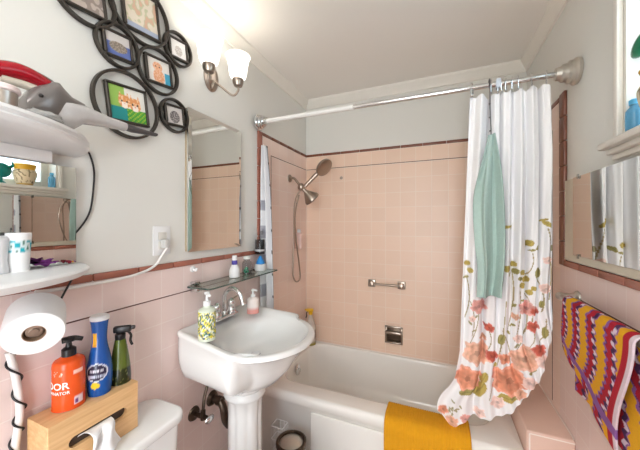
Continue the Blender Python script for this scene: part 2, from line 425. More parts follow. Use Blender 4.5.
# ------------------------------------------------------------------ shower
sh = thing('shower_head_set', 'brushed nickel double shower head with long hose on the left alcove wall', 'shower', (TH, 1.858, 1.73))
b0 = Vector((TH, 1.858, 1.738))
part('wall_flange', MB().lathe([(.03, 0), (.028, .006), (.014, .014)], b0, 24, Matrix.Rotation(PI/2, 4, 'Y')), NICKEL, sh)
p1 = on_x(301, 187, .10)
part('arm', MB().tube([b0+Vector((.01, 0, 0)), b0+Vector((.04, 0, -.004)), p1], .0095, 12), NICKEL, sh)
part('diverter', MB().sphere(p1, .024, 1.1, 1, 1.2), NICKEL, sh)
fh = on_x(311, 196, .145)
def head(mb, base, tip, r, back=.0):
    d = (tip-base).normalized(); m_ = d.to_track_quat('Z', 'Y').to_matrix().to_4x4(); L_ = (tip-base).length
    mb.lathe([(.012, 0), (.014, L_*.3), (r*.62, L_*.6), (r*.95, L_*.85), (r, L_*.93), (r*.96, L_), (r*.3, L_+.002)], base, 32, m_)
    return mb
part('fixed_head', head(MB(), p1+Vector((.008, 0, -.004)), fh+Vector((.022, -.018, -.030)), .062), NICKEL, sh)
hh = on_x(324, 167.5, .265)
hb = on_x(305, 186.5, .125)
mb = MB().tube([hb, hb.lerp(hh, .5)+Vector((0, 0, .004)), hh], lambda t: .013+.004*t, 14)
hs = part('handset', mb, NICKEL, sh)
d = Vector((.75, -.25, -.6)).normalized(); m_ = d.to_track_quat('Z', 'Y').to_matrix().to_4x4()
part('spray_face', MB().lathe([(.015, -.038), (.046, -.026), (.068, -.007), (.069, .007), (.058, .015), (.01, .016)], hh, 32, m_), NICKEL, hs)
hz = lambda px, py, x: on_x(px, py, x)
mb = MB().tube([hz(304, 187, .12), hz(299, 192, .09), hz(294.5, 205, .05), hz(294, 235, .035), hz(293, 262, .03), hz(293, 275, .032), hz(296, 281.5, .035), hz(300, 278, .04), hz(299, 262, .045), hz(296, 240, .06), hz(295, 215, .08), hz(299, 195, .11)], .006, 10)
part('hose', mb, NICKEL, sh)

sp = on_x(299, 248, .035)
mb = MB().box(.008, .06, sp.y-.022, sp.y+.022, 1.20, 1.33, .012, 3)
sb = thing('shampoo_bottle', 'pale pink bottle held on the alcove wall beside the shower hose', 'bottle', (.034, sp.y, 1.20))
part('body', mb, mat('pale_pink_plastic', (226, 196, 186), .4), sb)
part('cap', MB().cyl((.034, sp.y, 1.331), (.034, sp.y, 1.355), .014), WPLA, sb)

# spray bottle standing on the tub corner
def rotz(a): return Matrix.Rotation(a, 4, 'Z')
def trigger(mb, c, z, ang, s=1.0):
    """pistol head of a spray bottle, nozzle towards +x turned by ang"""
    m_ = Matrix.Translation((c[0], c[1], z)) @ rotz(ang) @ Matrix.Scale(s, 4)
    mb.lathe([(.013, 0), (.014, .004), (.014, .016), (.010, .020)], (c[0], c[1], z), 18, Matrix.Scale(s, 4))
    mb.box(-.018, .030, -.009, .009, .020, .040, .005, 2, m_)
    mb.box(.028, .040, -.006, .006, .027, .038, .003, 2, m_)
    return m_
def trig_lever(m_):
    mb = MB(); mb.tube([m_ @ Vector(p) for p in ((.018, 0, .024), (.028, 0, .010), (.027, 0, -.008), (.032, 0, -.022))], .004, 8)
    return mb
c = Vector((.075, 2.085, RIM))
t = thing('spray_bottle', 'clear spray bottle with yellow trigger head on the tub corner', 'spray bottle', c)
def lab(p):
    z = p.z-RIM
    return lin((70, 66, 66)) if .05 < z < .11 else lin((150, 140, 70)) if z < .03 else lin((206, 196, 186))
part('body', MB().lathe([(.001, .001), (.039, .001), (.041, .012), (.041, .13), (.037, .16), (.019, .215), (.014, .24)], c, 24, paint=lab, smooth=4), COLG, t)
YEL = mat('yellow_plastic', (226, 180, 30), .35)
mb = MB(); m_ = trigger(mb, c, RIM+.238, -2.75, 1.2); part('trigger_head', mb, YEL, t); part('trigger', trig_lever(m_), BLACKP, t)

# ------------------------------------------------------------------ shower rod, rings, curtain
RY, RZL, RZR = 1.447, 2.022, 2.015
def rod_at(x): return Vector((x, RY, RZL+(RZR-RZL)*x/W))
rod = thing('shower_rod', 'chrome tension shower curtain rod spanning the tub alcove', 'curtain rod', rod_at(.77))
part('outer_tube', MB().cyl(rod_at(.02), rod_at(.62), .0135), mat('white_rod_enamel', (232, 230, 226), .25), rod)
part('inner_tube', MB().cyl(rod_at(.62), rod_at(W-.03), .0115), CHROME, rod)
mL = Matrix.Rotation(PI/2, 4, 'Y'); mR = Matrix.Rotation(-PI/2, 4, 'Y')
cup = [(.046, 0), (.047, .010), (.040, .016), (.040, .026), (.032, .032), (.031, .044), (.024, .050), (.022, .064), (.014, .066)]
part('end_flange', MB().lathe(cup, rod_at(.013), 32, mL), CHROME, rod)
SATIN = mat('satin_silver_metal', (196, 190, 180), .3, .85, vary=.05)
part('end_flange', MB().lathe([(r*1.12, z*1.15) for r, z in cup], rod_at(W-.001), 32, mR), SATIN, rod)
# curtain panel
lft = [(469, 94), (467, 150), (464, 230), (461, 300), (459, 350), (452, 388), (438, 414)]
rgt = [(552, 84), (554, 150), (554, 230), (553, 290), (552, 325)]
hem = [(437, 413), (454, 430), (470, 422), (491, 421), (513, 413), (529, 395), (541, 379), (549, 348), (553, 322)]
def ctab(pts, y):
    w = [on_y(a, b, y) for a, b in pts]
    return w
YC = 1.455
LT = ctab(lft, YC); RT = ctab(rgt, YC); HM = ctab(hem, YC)
def xz(tab, z):
    if z >= tab[0].z: return tab[0].x
    for a, b in zip(tab, tab[1:]):
        if b.z <= z <= a.z:
            f = (a.z-z)/(a.z-b.z); return a.x+(b.x-a.x)*f
    return tab[-1].x
def poly(tab, u):
    t = u*(len(tab)-1); i = min(int(t), len(tab)-2); return tab[i].lerp(tab[i+1], t-i)
hem_s = catmull(HM, 8)
ZT = 1.975
def sst(a, b, x):
    if a > b: return 1-sst(b, a, x)
    t = max(0, min(1, (x-a)/(b-a))); return t*t*(3-2*t)
def curt(u, v):
    hb_ = poly(hem_s, u); z = ZT+.004*math.sin(u*50)+v*(hb_.z-ZT)
    x = xz(LT, z)+(xz(RT, z)-xz(LT, z))*u
    w = sst(.86, 1.0, v); x = x+(hb_.x-x)*w
    amp = ((.012 if u < .25 else .017)+.008*math.sin(v*PI))*(1-.5*sst(.5, .8, v))
    ph = (2*PI*1.15*u/.27 if u < .27 else 2*PI*(1.15+5.2*(u-.27)/.73))+.7*math.sin(3*v+u*4)
    gap = .045*math.exp(-((u-.27)/.045)**2)*(1-.5*v)           # deep fold between the two gathered halves
    y = RY+.004+amp*math.sin(ph)*(1-.3*w)+.006*math.sin(2.3*ph+4*v)+gap
    y += .03*w*(1-u)                                           # the near corner lies on the rim
    x += .004*math.cos(ph)*(1-w)
    return Vector((x, min(y, 1.60), z))
white = lin((241, 240, 241))
PX2 = {}
def fl(px, py, r, col, kind, rot=0.0):
    p = on_y(px, py, YC); return (p.x, p.z, r*1.43/FPX*(1.0 if kind == 'f' else .62), lin(col), kind, rot)
CORAL = (222, 150, 120); PEACH = (228, 178, 152); ROSE = (218, 158, 148); RED = (200, 98, 80); OLIVE = (164, 154, 94); YOL = (188, 168, 92); SAGE = (170, 164, 130); BLUSH = (236, 204, 194)
FLOW = []
for a in [(477, 353, 12, PEACH, 'f'), (467.5, 378, 12, CORAL, 'f'), (509.5, 381, 15, CORAL, 'f'), (525, 359, 12, PEACH, 'f'), (478.5, 306, 7, ROSE, 'f'), (526.5, 308, 6.5, ROSE, 'f'), (534, 311, 3.5, RED, 'f'),
          (489, 327, 4, RED, 'f'), (491.5, 355, 5.5, RED, 'f'), (504.5, 358, 5, CORAL, 'f'), (532.5, 326, 5, RED, 'f'), (539, 350, 5.5, RED, 'f'), (547, 260, 3.5, BLUSH, 'f'), (545, 288, 4.5, BLUSH, 'f'), (544, 362, 6, BLUSH, 'f'),
          (530, 384, 6, BLUSH, 'f'), (498, 404, 6, BLUSH, 'f'), (443, 413, 5, CORAL, 'f'), (452, 424, 6, PEACH, 'f'), (466, 422, 5, ROSE, 'f'), (480, 416, 5, BLUSH, 'f'), (472, 318, 3, BLUSH, 'f'), (515, 316, 3, PEACH, 'f'), (521, 396, 5, PEACH, 'f'), (483, 338, 3, PEACH, 'f'), (518, 338, 4, BLUSH, 'f')]:
    FLOW.append(fl(*a))
LEAF = []
rl = random.Random(3)
for a in [(467, 392, 11, OLIVE, 'l', .3), (508, 399, 14, YOL, 'l', .35), (518, 398, 9, OLIVE, 'l', .5), (537, 273, 8, OLIVE, 'l', 1.5), (501, 339, 8, OLIVE, 'l', 1.3), (545, 333, 8, OLIVE, 'l', 1.6), (480, 391, 14, YOL, 'l', 1.15), (484, 378, 9, YOL, 'l', 1.2), (533, 372, 6, OLIVE, 'l', .9),
          (506, 227, 4.5, YOL, 'l', .3), (511, 227, 3.5, YOL, 'l', 1.4), (546, 224, 6, YOL, 'l', -.8), (543, 220, 3.5, YOL, 'l', .3), (529, 243, 4.5, YOL, 'r', .9), (537, 247, 4.5, OLIVE, 'l', 1.0), (531, 250, 3.5, OLIVE, 'l', .1), (477, 243, 3.5, OLIVE, 'l', 1.4), (477, 249, 3, OLIVE, 'l', .1),
          (467, 263, 4, YOL, 'r', .5), (470, 270, 4, YOL, 'r', 1.2), (466, 277, 4, OLIVE, 'l', .4), (506, 268, 5, YOL, 'r', .3), (513, 264, 4, YOL, 'r', 1.1), (515, 271, 4, OLIVE, 'r', .7), (522, 272, 4, YOL, 'r', 0), (525, 279, 4.5, YOL, 'r', .9), (522, 285, 4.5, YOL, 'r', .3), (529, 292, 4, YOL, 'r', 1.3), (533, 288, 3.5, YOL, 'r', .4),
          (552, 248, 4, SAGE, 'l', 1.5), (519, 278, 3, OLIVE, 'r', 0), (509, 274, 3, OLIVE, 'l', 1.2), (541, 304, 5, OLIVE, 'l', 1.4), (474, 330, 3.5, SAGE, 'l', .4), (470, 322, 3.5, SAGE, 'l', 2.3), (476, 316, 3, SAGE, 'l', .9), (512, 325, 3.5, OLIVE, 'l', .5), (508, 332, 3.5, OLIVE, 'l', 2.2), (516, 345, 4, SAGE, 'l', .8), (514, 305, 3, OLIVE, 'l', 1.1), (522, 300, 3, OLIVE, 'l', .2), (495, 365, 4, YOL, 'l', 1.2)]:
    LEAF.append(fl(*a))
for k in range(10): LEAF.append(fl(456+rl.uniform(-7, 7), 409+rl.uniform(-7, 7), 3.2, SAGE, 'l', rl.uniform(0, 3)))
STEM = []
for a, b in [((478.5, 310), (468, 345)), ((470, 300), (472, 335)), ((526.5, 312), (516, 350)), ((519, 290), (514, 340)), ((537, 278), (541, 312)), ((531, 252), (526, 275)), ((546, 228), (549, 300)), ((489, 330), (486, 352)), ((467, 277), (465, 318)), ((505, 300), (489, 400)), ((502, 330), (510, 368)), ((545, 318), (538, 345)), ((513, 272), (507, 330)), ((524, 292), (531, 322)), ((533, 330), (526, 352))]:
    STEM.append((on_y(*a, YC), on_y(*b, YC)))
def petal(x, z, f):
    dx, dz = x-f[0], z-f[1]; r = math.hypot(dx, dz); a = math.atan2(dz, dx)
    R_ = f[2]*(.90+.10*math.cos(5*a+f[0]*90))*(1+.06*math.sin(11*a+f[1]*70))
    return r/R_ if R_ > 0 else 9
def cpaint(u, v, p):
    z = p.z; x = p.x; c = white
    for a, b in STEM:
        if min(a.z, b.z) < z < max(a.z, b.z):
            t = (a.z-z)/(a.z-b.z); xx = a.x+(b.x-a.x)*t+.012*math.sin(t*PI)
            if abs(x-xx) < .0017: c = lin((166, 150, 110))
    for f in LEAF:
        dx, dz = x-f[0], z-f[1]
        if abs(dx) > f[2]*1.3 or abs(dz) > f[2]*1.3: continue
        a = dx*math.cos(f[5])+dz*math.sin(f[5]); b = -dx*math.sin(f[5])+dz*math.cos(f[5])
        if (a/f[2])**2+(b/(f[2]*(.9 if f[4] == 'r' else .45)))**2 < 1: c = f[3] if abs(b) > f[2]*.05 else tuple(q*.7 for q in f[3])
    for f in FLOW:
        if abs(x-f[0]) > f[2]*1.3 or abs(z-f[1]) > f[2]*1.3: continue
        q = petal(x, z, f)
        if q < 1:
            n_ = noise.noise(Vector((x*70, z*70, f[0]*30)))
            sec = math.floor((math.atan2(z-f[1], x-f[0])+f[0]*40+.25*math.sin(q*5))/(2*PI/5))
            k = .88+.14*q+.25*n_+.10*math.sin(sec*2.4)
            c = tuple(min(1, w_*k+(.10 if q > .8 else 0)) for w_ in f[3])
            if q < .22: c = tuple(w_*.62 for w_ in f[3])
    return c
single('shower_curtain', MB().sheet(curt, 230, 380, cpaint), CLOTH, 'white shower curtain printed with coral poppies, bunched at the right end of the rod', 'shower curtain', sharp=0)
rx = [.022, .035, .30, .36, .42, .47, .53, .62, .77, .93]
for i, u in enumerate(rx):
    top = curt(u, 0); x = top.x; r0 = rod_at(x)
    n_ = 14; pts = []
    for k in range(n_):
        a = 2*PI*k/n_
        pts.append(Vector((x+.004*math.sin(a), RY+.0015+.016*math.sin(a)*(1 if math.cos(a) > 0 else .75), r0.z-.010+.032*math.cos(a))))
    single('curtain_ring', MB().tube(pts, .0023, 6, 3, True), CHROME, 'thin chrome curtain ring holding up the poppy print shower curtain', 'curtain ring', 'curtain rings on the shower rod')
cl = rod_at(on_y(498, 82, RY).x)
mb = MB().box(cl.x-.009, cl.x+.009, RY-.017, RY+.017, cl.z-.022, cl.z+.018, .003)
single('rod_clip', mb, mat('pale_blue_plastic', (206, 214, 226), .35), 'small pale blue plastic clip on the rod beside the curtain rings', 'clip')
# teal towel hanging in front of the curtain
TLf = [(489, 136), (480, 172), (474, 200), (475, 240), (478, 270), (477, 298)]
TRt = [(494, 133), (500, 165), (503, 200), (504, 240), (503, 265), (500, 297)]
YT = 1.375
tl = catmull([on_y(a, b, YT) for a, b in TLf], 6); tr = catmull([on_y(a, b, YT) for a, b in TRt], 6)
def tow(u, v):
    a = poly(tl, v); b = poly(tr, v); p = a.lerp(b, u)
    w = .3+.7*sst(0, .3, v)
    y = YT-.006-.020*w*math.sin(u*PI*2.0+1.2)+.014*math.sin(u*9+v*2)*w
    if u > .62: y += .024*w*sst(.62, .68, u)*(1-sst(.9, 1, v)*.4)
    if u < .34: y += .030*sst(.1, .25, v)*sst(.34, .27, u)
    return Vector((p.x, min(y, 1.408), p.z))
TEAL = mat('aqua_terry_cotton', (170, 192, 184), .95, vary=.07, scale=80, bump=.7, bscale=260)
tt = thing('hand_towel', 'pale aqua towel hooked up in front of the shower curtain', 'towel', on_y(490, 298, YT))
part('cloth', MB().sheet(tow, 60, 90), TEAL, tt, solid=.005, sharp=0)
k0 = on_y(491, 134, YT); x0 = k0.x
mb = MB().tube([k0+Vector((0, .002, -.02)), k0+Vector((0, .0, .02)), Vector((x0+.002, 1.412, 1.90)), Vector((x0+.004, 1.425, 2.00)), Vector((x0+.004, 1.434, 2.036)), Vector((x0+.004, 1.452, 2.042)), Vector((x0+.004, 1.465, 2.030))], .0022, 6)
for f in (1.80, 1.86, 1.92): mb.sphere((x0+.001, 1.405+(f-1.8)*.06, f), .004, seg=10)
part('hanging_loop', mb, mat('grey_cord', (96, 92, 92), .6), tt)

# liner gathered at the left end of the rod
LL = [(262, 146), (260, 180), (259, 220), (258, 260), (258, 300), (258, 330)]
LR = [(267, 146), (270, 180), (272, 220), (273, 260), (274, 300), (274, 330)]
l1 = catmull([on_y(a, b, 1.475) for a, b in LL], 6); l2 = catmull([on_y(a, b, 1.475) for a, b in LR], 6)
def linf(u, v):
    p = poly(l1, v).lerp(poly(l2, v), u); x = max(p.x, .020)
    return Vector((x, 1.468+.018*math.sin(u*PI*5), p.z))
def linp(u, v, p):
    k = (v*7) % 1
    if .1 < u < .55 and k < .45 and v > .3: return lin((168, 168, 178))
    if u > .86 and (v*9) % 1 < .12: return lin((40, 40, 44))
    if u > .9: return lin((170, 172, 182))
    return lin((228, 228, 230))
single('shower_liner', MB().sheet(linf, 40, 160, linp), CLOTH, 'narrow gathered white and grey liner hanging at the left end of the rod', 'shower liner', sharp=0)

# ------------------------------------------------------------------ pedestal sink
SY, SZ = 1.085, .900
def sink_outline():
    half = [(.010, 0), (.010, .205), (.014, .222), (.03, .230), (.15, .246), (.27, .262), (.325, .268), (.345, .262), (.354, .250), (.358, .240)]
    for k in range(8, 25):
        a = PI/2*k/24; half.append((.295+.235*math.cos(a) if False else .295+.235*math.sin(PI/2*(k-8)/16*.83+PI/2*.17), .250*math.cos(PI/2*(k-8)/16*.83+PI/2*.17)))
    pts = half+[(x, -y) for x, y in reversed(half[1:-1])]
    return pts
SO = sink_outline(); SC0 = (.235, 0.0)
def ray_out(a):
    best = .01; ca, sa = math.cos(a), math.sin(a); n = len(SO)
    for i in range(n):
        x1, y1 = SO[i][0]-SC0[0], SO[i][1]; x2, y2 = SO[(i+1) % n][0]-SC0[0], SO[(i+1) % n][1]
        dx, dy = x2-x1, y2-y1; den = ca*dy-sa*dx
        if abs(den) < 1e-9: continue
        t = (x1*dy-y1*dx)/den; s = (x1*sa-y1*ca)/den
        if t > 0 and -1e-6 <= s <= 1+1e-6: best = max(best, t)
    return best
NS = 160; AN = [2*PI*i/NS for i in range(NS)]; RO = [ray_out(a) for a in AN]
def deckz(x): return (.014+.031*max(0, min(1, (.34-x)/.32)))*(1-sst(.342, .360, x))
def outl(inset, z, deck=True, zmul=1.0):
    out = []
    for a, r in zip(AN, RO):
        q = r-inset; x = SC0[0]+q*math.cos(a); y = SY+q*math.sin(a)
        out.append(Vector((max(x, .0065), y, z+(deckz(x)*zmul if deck else 0))))
    return out
def elli(cx, a_, b_, z, blend=0, cy=SY):
    out = []
    for a, r in zip(AN, RO):
        e = 1/math.sqrt((math.cos(a)/b_)**2+(math.sin(a)/a_)**2)
        out.append(Vector((cx+e*math.cos(a), cy+e*math.sin(a), z)))
    return out
def mixl(l1_, l2_, t, z): return [Vector((a.x+(b.x-a.x)*t, a.y+(b.y-a.y)*t, z if z is not None else a.z+(b.z-a.z)*t)) for a, b in zip(l1_, l2_)]
neck = elli(.195, .085, .085, .665)
def skirt(inset, front, z, deck=False):
    a_, b_ = outl(inset, z, deck), outl(inset+front, z, deck)
    return [p.lerp(q, sst(.30, .40, p.x)) for p, q in zip(a_, b_)]
lo = [neck, elli(.195, .10, .10, .672), mixl(skirt(.03, .05, .72), neck, .50, .692), mixl(skirt(.03, .075, .72), neck, .22, .722), skirt(.024, .085, .752), skirt(.012, .078, .785), skirt(.006, .062, .815), skirt(.004, .040, .845), skirt(.004, .022, SZ-.036), skirt(.004, .010, SZ-.026, True), outl(.0, SZ-.018), outl(.0, SZ-.008), outl(.004, SZ-.001), outl(.010, SZ+.001), outl(.022, SZ-.001)]
bowl0 = elli(.308, .222, .190, SZ-.001)
lo += [mixl(outl(.03, SZ-.002), bowl0, .5, None), mixl(outl(.03, SZ-.002), bowl0, .85, None), elli(.307, .217, .185, SZ-.008), elli(.304, .206, .176, SZ-.022), elli(.298, .186, .158, SZ-.052), elli(.284, .145, .122, SZ-.084), elli(.266, .085, .075, SZ-.101), elli(.255, .024, .024, SZ-.104)]
sk = thing('pedestal_sink', 'white porcelain pedestal sink with oval basin on the left wall', 'sink', (.2, SY, 0))
part('basin', MB().loft(lo, True, True), PORC, sk, sharp=50)
mb = MB().lathe([(.022, 0), (.020, .004), (.008, .004)], (.255, SY, SZ-.1035), 24); part('drain', mb, CHROME, sk)
def fluted(prof, at, seg=96):
    loops = []
    for r, z, fl_ in prof:
        loops.append([Vector((at[0]+(r-fl_*(.5+.5*math.cos(8*2*PI*j/seg))**3)*math.cos(2*PI*j/seg), at[1]+(r-fl_*(.5+.5*math.cos(8*2*PI*j/seg))**3)*math.sin(2*PI*j/seg), z)) for j in range(seg)])
    return MB().loft(loops, True, True)
pp = [(.135, 0, 0), (.135, .03, 0), (.12, .045, 0), (.11, .08, 0), (.088, .12, .006), (.080, .30, .006), (.078, .52, .006), (.082, .59, .004), (.093, .605, 0), (.098, .618, 0), (.092, .630, 0), (.086, .636, 0), (.098, .648, 0), (.106, .660, 0), (.106, .672, 0)]
part('pedestal', fluted(pp, (.195, SY)), PORC, sk, sharp=50)
# faucet
FY, FX, FZ = 1.085, .070, SZ+.041
fa = thing('faucet', 'polished chrome arched faucet with two handles on the sink deck', 'faucet', (FX, FY, FZ))
mb = MB().box(FX-.024, FX+.026, FY-.078, FY+.078, FZ, FZ+.016, .007, 3); part('base_plate', mb, CHROME, fa)
part('spout', MB().tube([(FX, FY, FZ+.01), (FX, FY, FZ+.06), (FX+.003, FY, FZ+.105), (FX+.025, FY, FZ+.138), (FX+.06, FY, FZ+.145), (FX+.092, FY, FZ+.125), (FX+.108, FY, FZ+.095), (FX+.113, FY, FZ+.075)], lambda t: .0105 if t < .97 else .012, 16), CHROME, fa)
for s in (-1, 1):
    y = FY+s*.052
    mb = MB().lathe([(.025, 0), (.024, .012), (.019, .028), (.020, .042), (.018, .056), (.011, .065), (.005, .07)], (FX, y, FZ+.014), 24, smooth=3)
    mb.tube([(FX, y, FZ+.069), (FX-.004, y+s*.022, FZ+.074), (FX-.010, y+s*.055, FZ+.078)], lambda t: .006-.001*t, 10)
    part('handle', mb, CHROME, fa)
part('collar', MB().lathe([(.018, 0), (.016, .014), (.012, .02)], (FX, FY, FZ+.014), 20), CHROME, fa)
# soap dispensers on the sink deck
c = on_z(207, 340, SZ+.03); c.x = max(c.x, .075); c.z = SZ+deckz(c.x)+.006
cols = [(232, 214, 60), (30, 70, 110), (70, 120, 90), (226, 230, 224), (236, 226, 120)]
def soapp(p):
    z = p.z-c.z; a = math.atan2(p.y-c.y, p.x-c.x)
    if z < .010 or z > .112: return lin((206, 214, 196))
    w = noise.noise(Vector((a*5.0, z*120, 3.1)))+.35*math.sin(a*6+z*180)
    q = cols[1] if w > .45 else cols[2] if w > .28 else cols[0] if w > .02 else cols[4] if w > -.08 else cols[2] if w < -.42 else cols[3]
    if abs(((a*2.2+z*60) % 2.2)-1.1) < .16 and .04 < z < .075: q = cols[1]
    return lin(q)
sp_ = thing('soap_dispenser', 'yellow, green and navy patterned pump soap bottle on the sink', 'soap dispenser', c)
part('body', MB().lathe([(.001, 0), (.031, 0), (.034, .004), (.034, .05), (.034, .108), (.030, .120), (.016, .128), (.014, .134)], c, 72, paint=soapp, smooth=10), COLG, sp_)
mb = MB().lathe([(.014, .132), (.0145, .15), (.006, .153), (.005, .176), (.011, .180), (.011, .188), (.003, .190)], c, 20)
mb.tube([c+Vector((0, 0, .184)), c+Vector((.02, -.012, .184)), c+Vector((.032, -.019, .180))], .0055, 8)
part('pump', mb, WPLA, sp_)
c = on_z(253, 314, SZ+.03); c.x = max(c.x, .06); c.z = SZ+deckz(c.x)+.006
def pk(p): return lin((232, 160, 150)) if p.z-c.z < .026 else lin((232, 222, 216))
sp_ = thing('soap_dispenser', 'small clear soap bottle with pink soap and white pump', 'soap dispenser', c)
part('body', MB().lathe([(.001, 0), (.029, 0), (.030, .006), (.030, .062), (.026, .074), (.012, .082)], c, 28, paint=pk, smooth=4), COLG, sp_)
mb = MB().lathe([(.012, .08), (.012, .094), (.005, .096), (.005, .112), (.010, .115), (.003, .122)], c, 16); mb.tube([c+Vector((0, 0, .118)), c+Vector((.028, -.004, .116))], .005, 8, 0)
part('pump', mb, WPLA, sp_)
# plumbing under the sink
vv = on_x(201, 416, .05)
sv = thing('supply_valve', 'dark metal shutoff valve and supply hose on the tile under the sink', 'valve', (TH, vv.y, vv.z))
part('wall_escutcheon', MB().lathe([(.032, 0), (.028, .008), (.012, .012)], (TH, vv.y, vv.z), 24, mL), BRONZE, sv)
mb = MB().cyl((TH, vv.y, vv.z), (.085, vv.y, vv.z), .010); mb.cyl((.062, vv.y, vv.z-.012), (.062, vv.y, vv.z+.028), .011); part('valve_body', mb, BRONZE, sv)
mb = MB().sphere((.100, vv.y, vv.z), .021, .5, 1.25, .8, 16); part('valve_handle', mb, CHROME, sv)
part('supply_hose', MB().tube([(.062, vv.y, vv.z+.025), (.062, vv.y+.008, vv.z+.08), (.055, vv.y+.04, vv.z+.15), (.05, vv.y+.06, .775)], .007, 10), BRONZE, sv)
dv = on_x(219, 404, .06)
dp = thing('drain_pipe', 'dark bent metal trap pipe running from the wall behind the pedestal', 'pipe', (TH, dv.y, dv.z))
part('wall_escutcheon', MB().lathe([(.036, 0), (.030, .010), (.02, .016)], (TH, dv.y+.01, dv.z+.01), 24, mL), BRONZE, dp)
part('trap', MB().tube([(.012, dv.y+.01, dv.z+.01), (.05, dv.y+.01, dv.z+.008), (.075, dv.y+.012, dv.z-.02), (.08, dv.y+.02, dv.z-.08), (.085, dv.y+.04, dv.z-.12)], .018, 14), BRONZE, dp)
mb = MB().lathe([(.022, 0), (.022, .022)], (.045, dv.y+.01, dv.z+.008), 16, mL); part('slip_nut', mb, BRONZE, dp)

# ------------------------------------------------------------------ glass shelf and what stands on it
GZ = 1.118
gs = thing('glass_shelf', 'narrow glass shelf on metal clips above the sink', 'shelf', (.08, 1.175, GZ))
GSH = mat('shelf_glass', (205, 226, 216), .03, trans=1.0, ior=1.45, vary=.01)
mb = MB(); pl = rrect(.016, .152, .905, 1.455, .02, GZ, 8)
mb.loft([pl, [p+Vector((0, 0, .007)) for p in pl]], True, True); part('glass', mb, thin_glass('shelf_clear_glass', (214, 226, 220)), gs)
mb = MB().tube([Vector((p.x, p.y, GZ+.0035)) for p in pl], .0032, 6, 0, True); part('polished_edge', mb, mat('dark_green_glass_edge', (70, 84, 78), .15), gs)
for y in (.955, 1.40):
    mb = MB().box(TH, .046, y-.016, y+.016, GZ-.026, GZ-.002, .003); mb.box(TH, .034, y-.016, y+.016, GZ+.009, GZ+.020, .003); mb.box(TH, .012, y-.016, y+.016, GZ-.026, GZ+.020, .002)
    part('bracket', mb, CHROME, gs)
T0 = GZ+.0085
c = Vector((.075, 1.155, T0))
t = thing('lotion_bottle', 'white bottle with a purple band on the glass shelf', 'bottle', c)
part('body', MB().lathe([(.001, 0), (.025, 0), (.026, .01), (.026, .035), (.018, .056), (.013, .064)], c, 28, smooth=4), WPLA, t)
part('neck_band', MB().lathe([(.0135, .064), (.014, .066), (.014, .084), (.012, .086)], c, 20), mat('purple_plastic', (70, 60, 150), .35), t)
part('cap', MB().lathe([(.0125, .086), (.0125, .108), (.010, .110)], c, 20), WPLA, t)
c = Vector((.07, 1.262, T0))
t = thing('glass_jar', 'clear jar with green contents on the glass shelf', 'jar', c)
part('jar_wall', MB().lathe([(.001, 0), (.025, 0), (.026, .006), (.026, .058), (.018, .07), (.018, .08)], c, 28, smooth=3, cap=False), CLEARP, t)
part('lid', MB().lathe([(.019, .080), (.019, .094), (.01, .096)], c, 20), mat('translucent_white_cap', (220, 222, 216), .4), t)
GRN = mat('emerald_gel', (20, 150, 110), .4)
mb = MB()
for k in range(9): mb.sphere(c+Vector((random.uniform(-.012, .012), random.uniform(-.012, .012), random.uniform(.008, .028))), .008, seg=10)
part('contents', mb, GRN, t)
c = Vector((.072, 1.385, T0))
t = thing('cosmetic_bottle', 'blue cone topped bottle in a white base at the far end of the glass shelf', 'bottle', c)
part('base', MB().lathe([(.001, 0), (.031, 0), (.032, .004), (.032, .036), (.001, .037)], c, 28), WPLA, t)
part('top', MB().lathe([(.001, .037), (.026, .038), (.022, .052), (.012, .072), (.006, .084)], c, 28), mat('bright_blue_plastic', (40, 130, 200), .3), t)
c = on_x(260, 254, .045)
t = thing('toothbrush_holder', 'smoky grey cup holder on the wall above the blue bottle', 'toothbrush holder', c)
part('cup', MB().lathe([(.001, 0), (.027, 0), (.029, .01), (.029, .085), (.027, .088)], c, 28), GREYP, t)
part('ring', MB().lathe([(.030, .018), (.033, .018), (.033, .030), (.030, .030)], c, 28, cap=False), mat('grey_plastic', (170, 170, 172), .4), t)
mb = MB().box(TH, c.x-.025, c.y-.012, c.y+.012, c.z+.016, c.z+.032, .002); part('wall_mount', mb, CHROME, t)
mb = MB().tube([c+Vector((0, 0, .01)), c+Vector((.006, .0, .10)), c+Vector((.008, .002, .135))], .0035, 8); mb.box(c.x+.0, c.x+.014, c.y-.003, c.y+.009, c.z+.115, c.z+.14, .002)
single('toothbrush', mb, mat('grey_brush_plastic', (120, 118, 122), .4), 'grey toothbrush standing in the smoky cup on the wall', 'toothbrush')
hk = on_x(192.5, 269, TH)
mb = MB().lathe([(.014, 0), (.014, .005), (.006, .007)], hk, 20, mL); mb.tube([hk+Vector((.005, 0, 0)), hk+Vector((.022, 0, -.006)), hk+Vector((.026, 0, .006))], .004, 8)
single('wall_hook', mb, WPLA, 'small white hook on the tile below the bathroom mirror', 'hook')

# ------------------------------------------------------------------ mirrors
my0, my1, mz0, mz1 = on_x(186.6, 180, .0115).y, on_x(239.6, 190, .0115).y, 1.274, on_x(187.2, 107.3, .0115).z
def mirror_slab(x0, s, y0, y1, z0, z1, bev):
    a = [(x0, y0, z0), (x0, y1, z0), (x0, y1, z1), (x0, y0, z1)]; x1 = x0+s*.008; x2 = x0+s*.0115
    b = [(x1, y, z) for _, y, z in a]
    c_ = [(x2, y0+bev, z0+bev), (x2, y1-bev, z0+bev), (x2, y1-bev, z1-bev), (x2, y0+bev, z1-bev)]
    return MB().loft([a, b, c_], True, True)
mr_ = thing('wall_mirror', 'tall narrow mirror with clear slanted edges above the sink', 'mirror', (0, 1.109, mz0))
part('glass', mirror_slab(.012, 1, my0, my1, mz0, mz1, .018), MIRROR, mr_, sharp=1)
part('backing', MB().box(.0005, .012, my0+.002, my1-.002, mz0+.002, mz1-.002), mat('mirror_backing_tan', (170, 150, 120), .6), mr_)
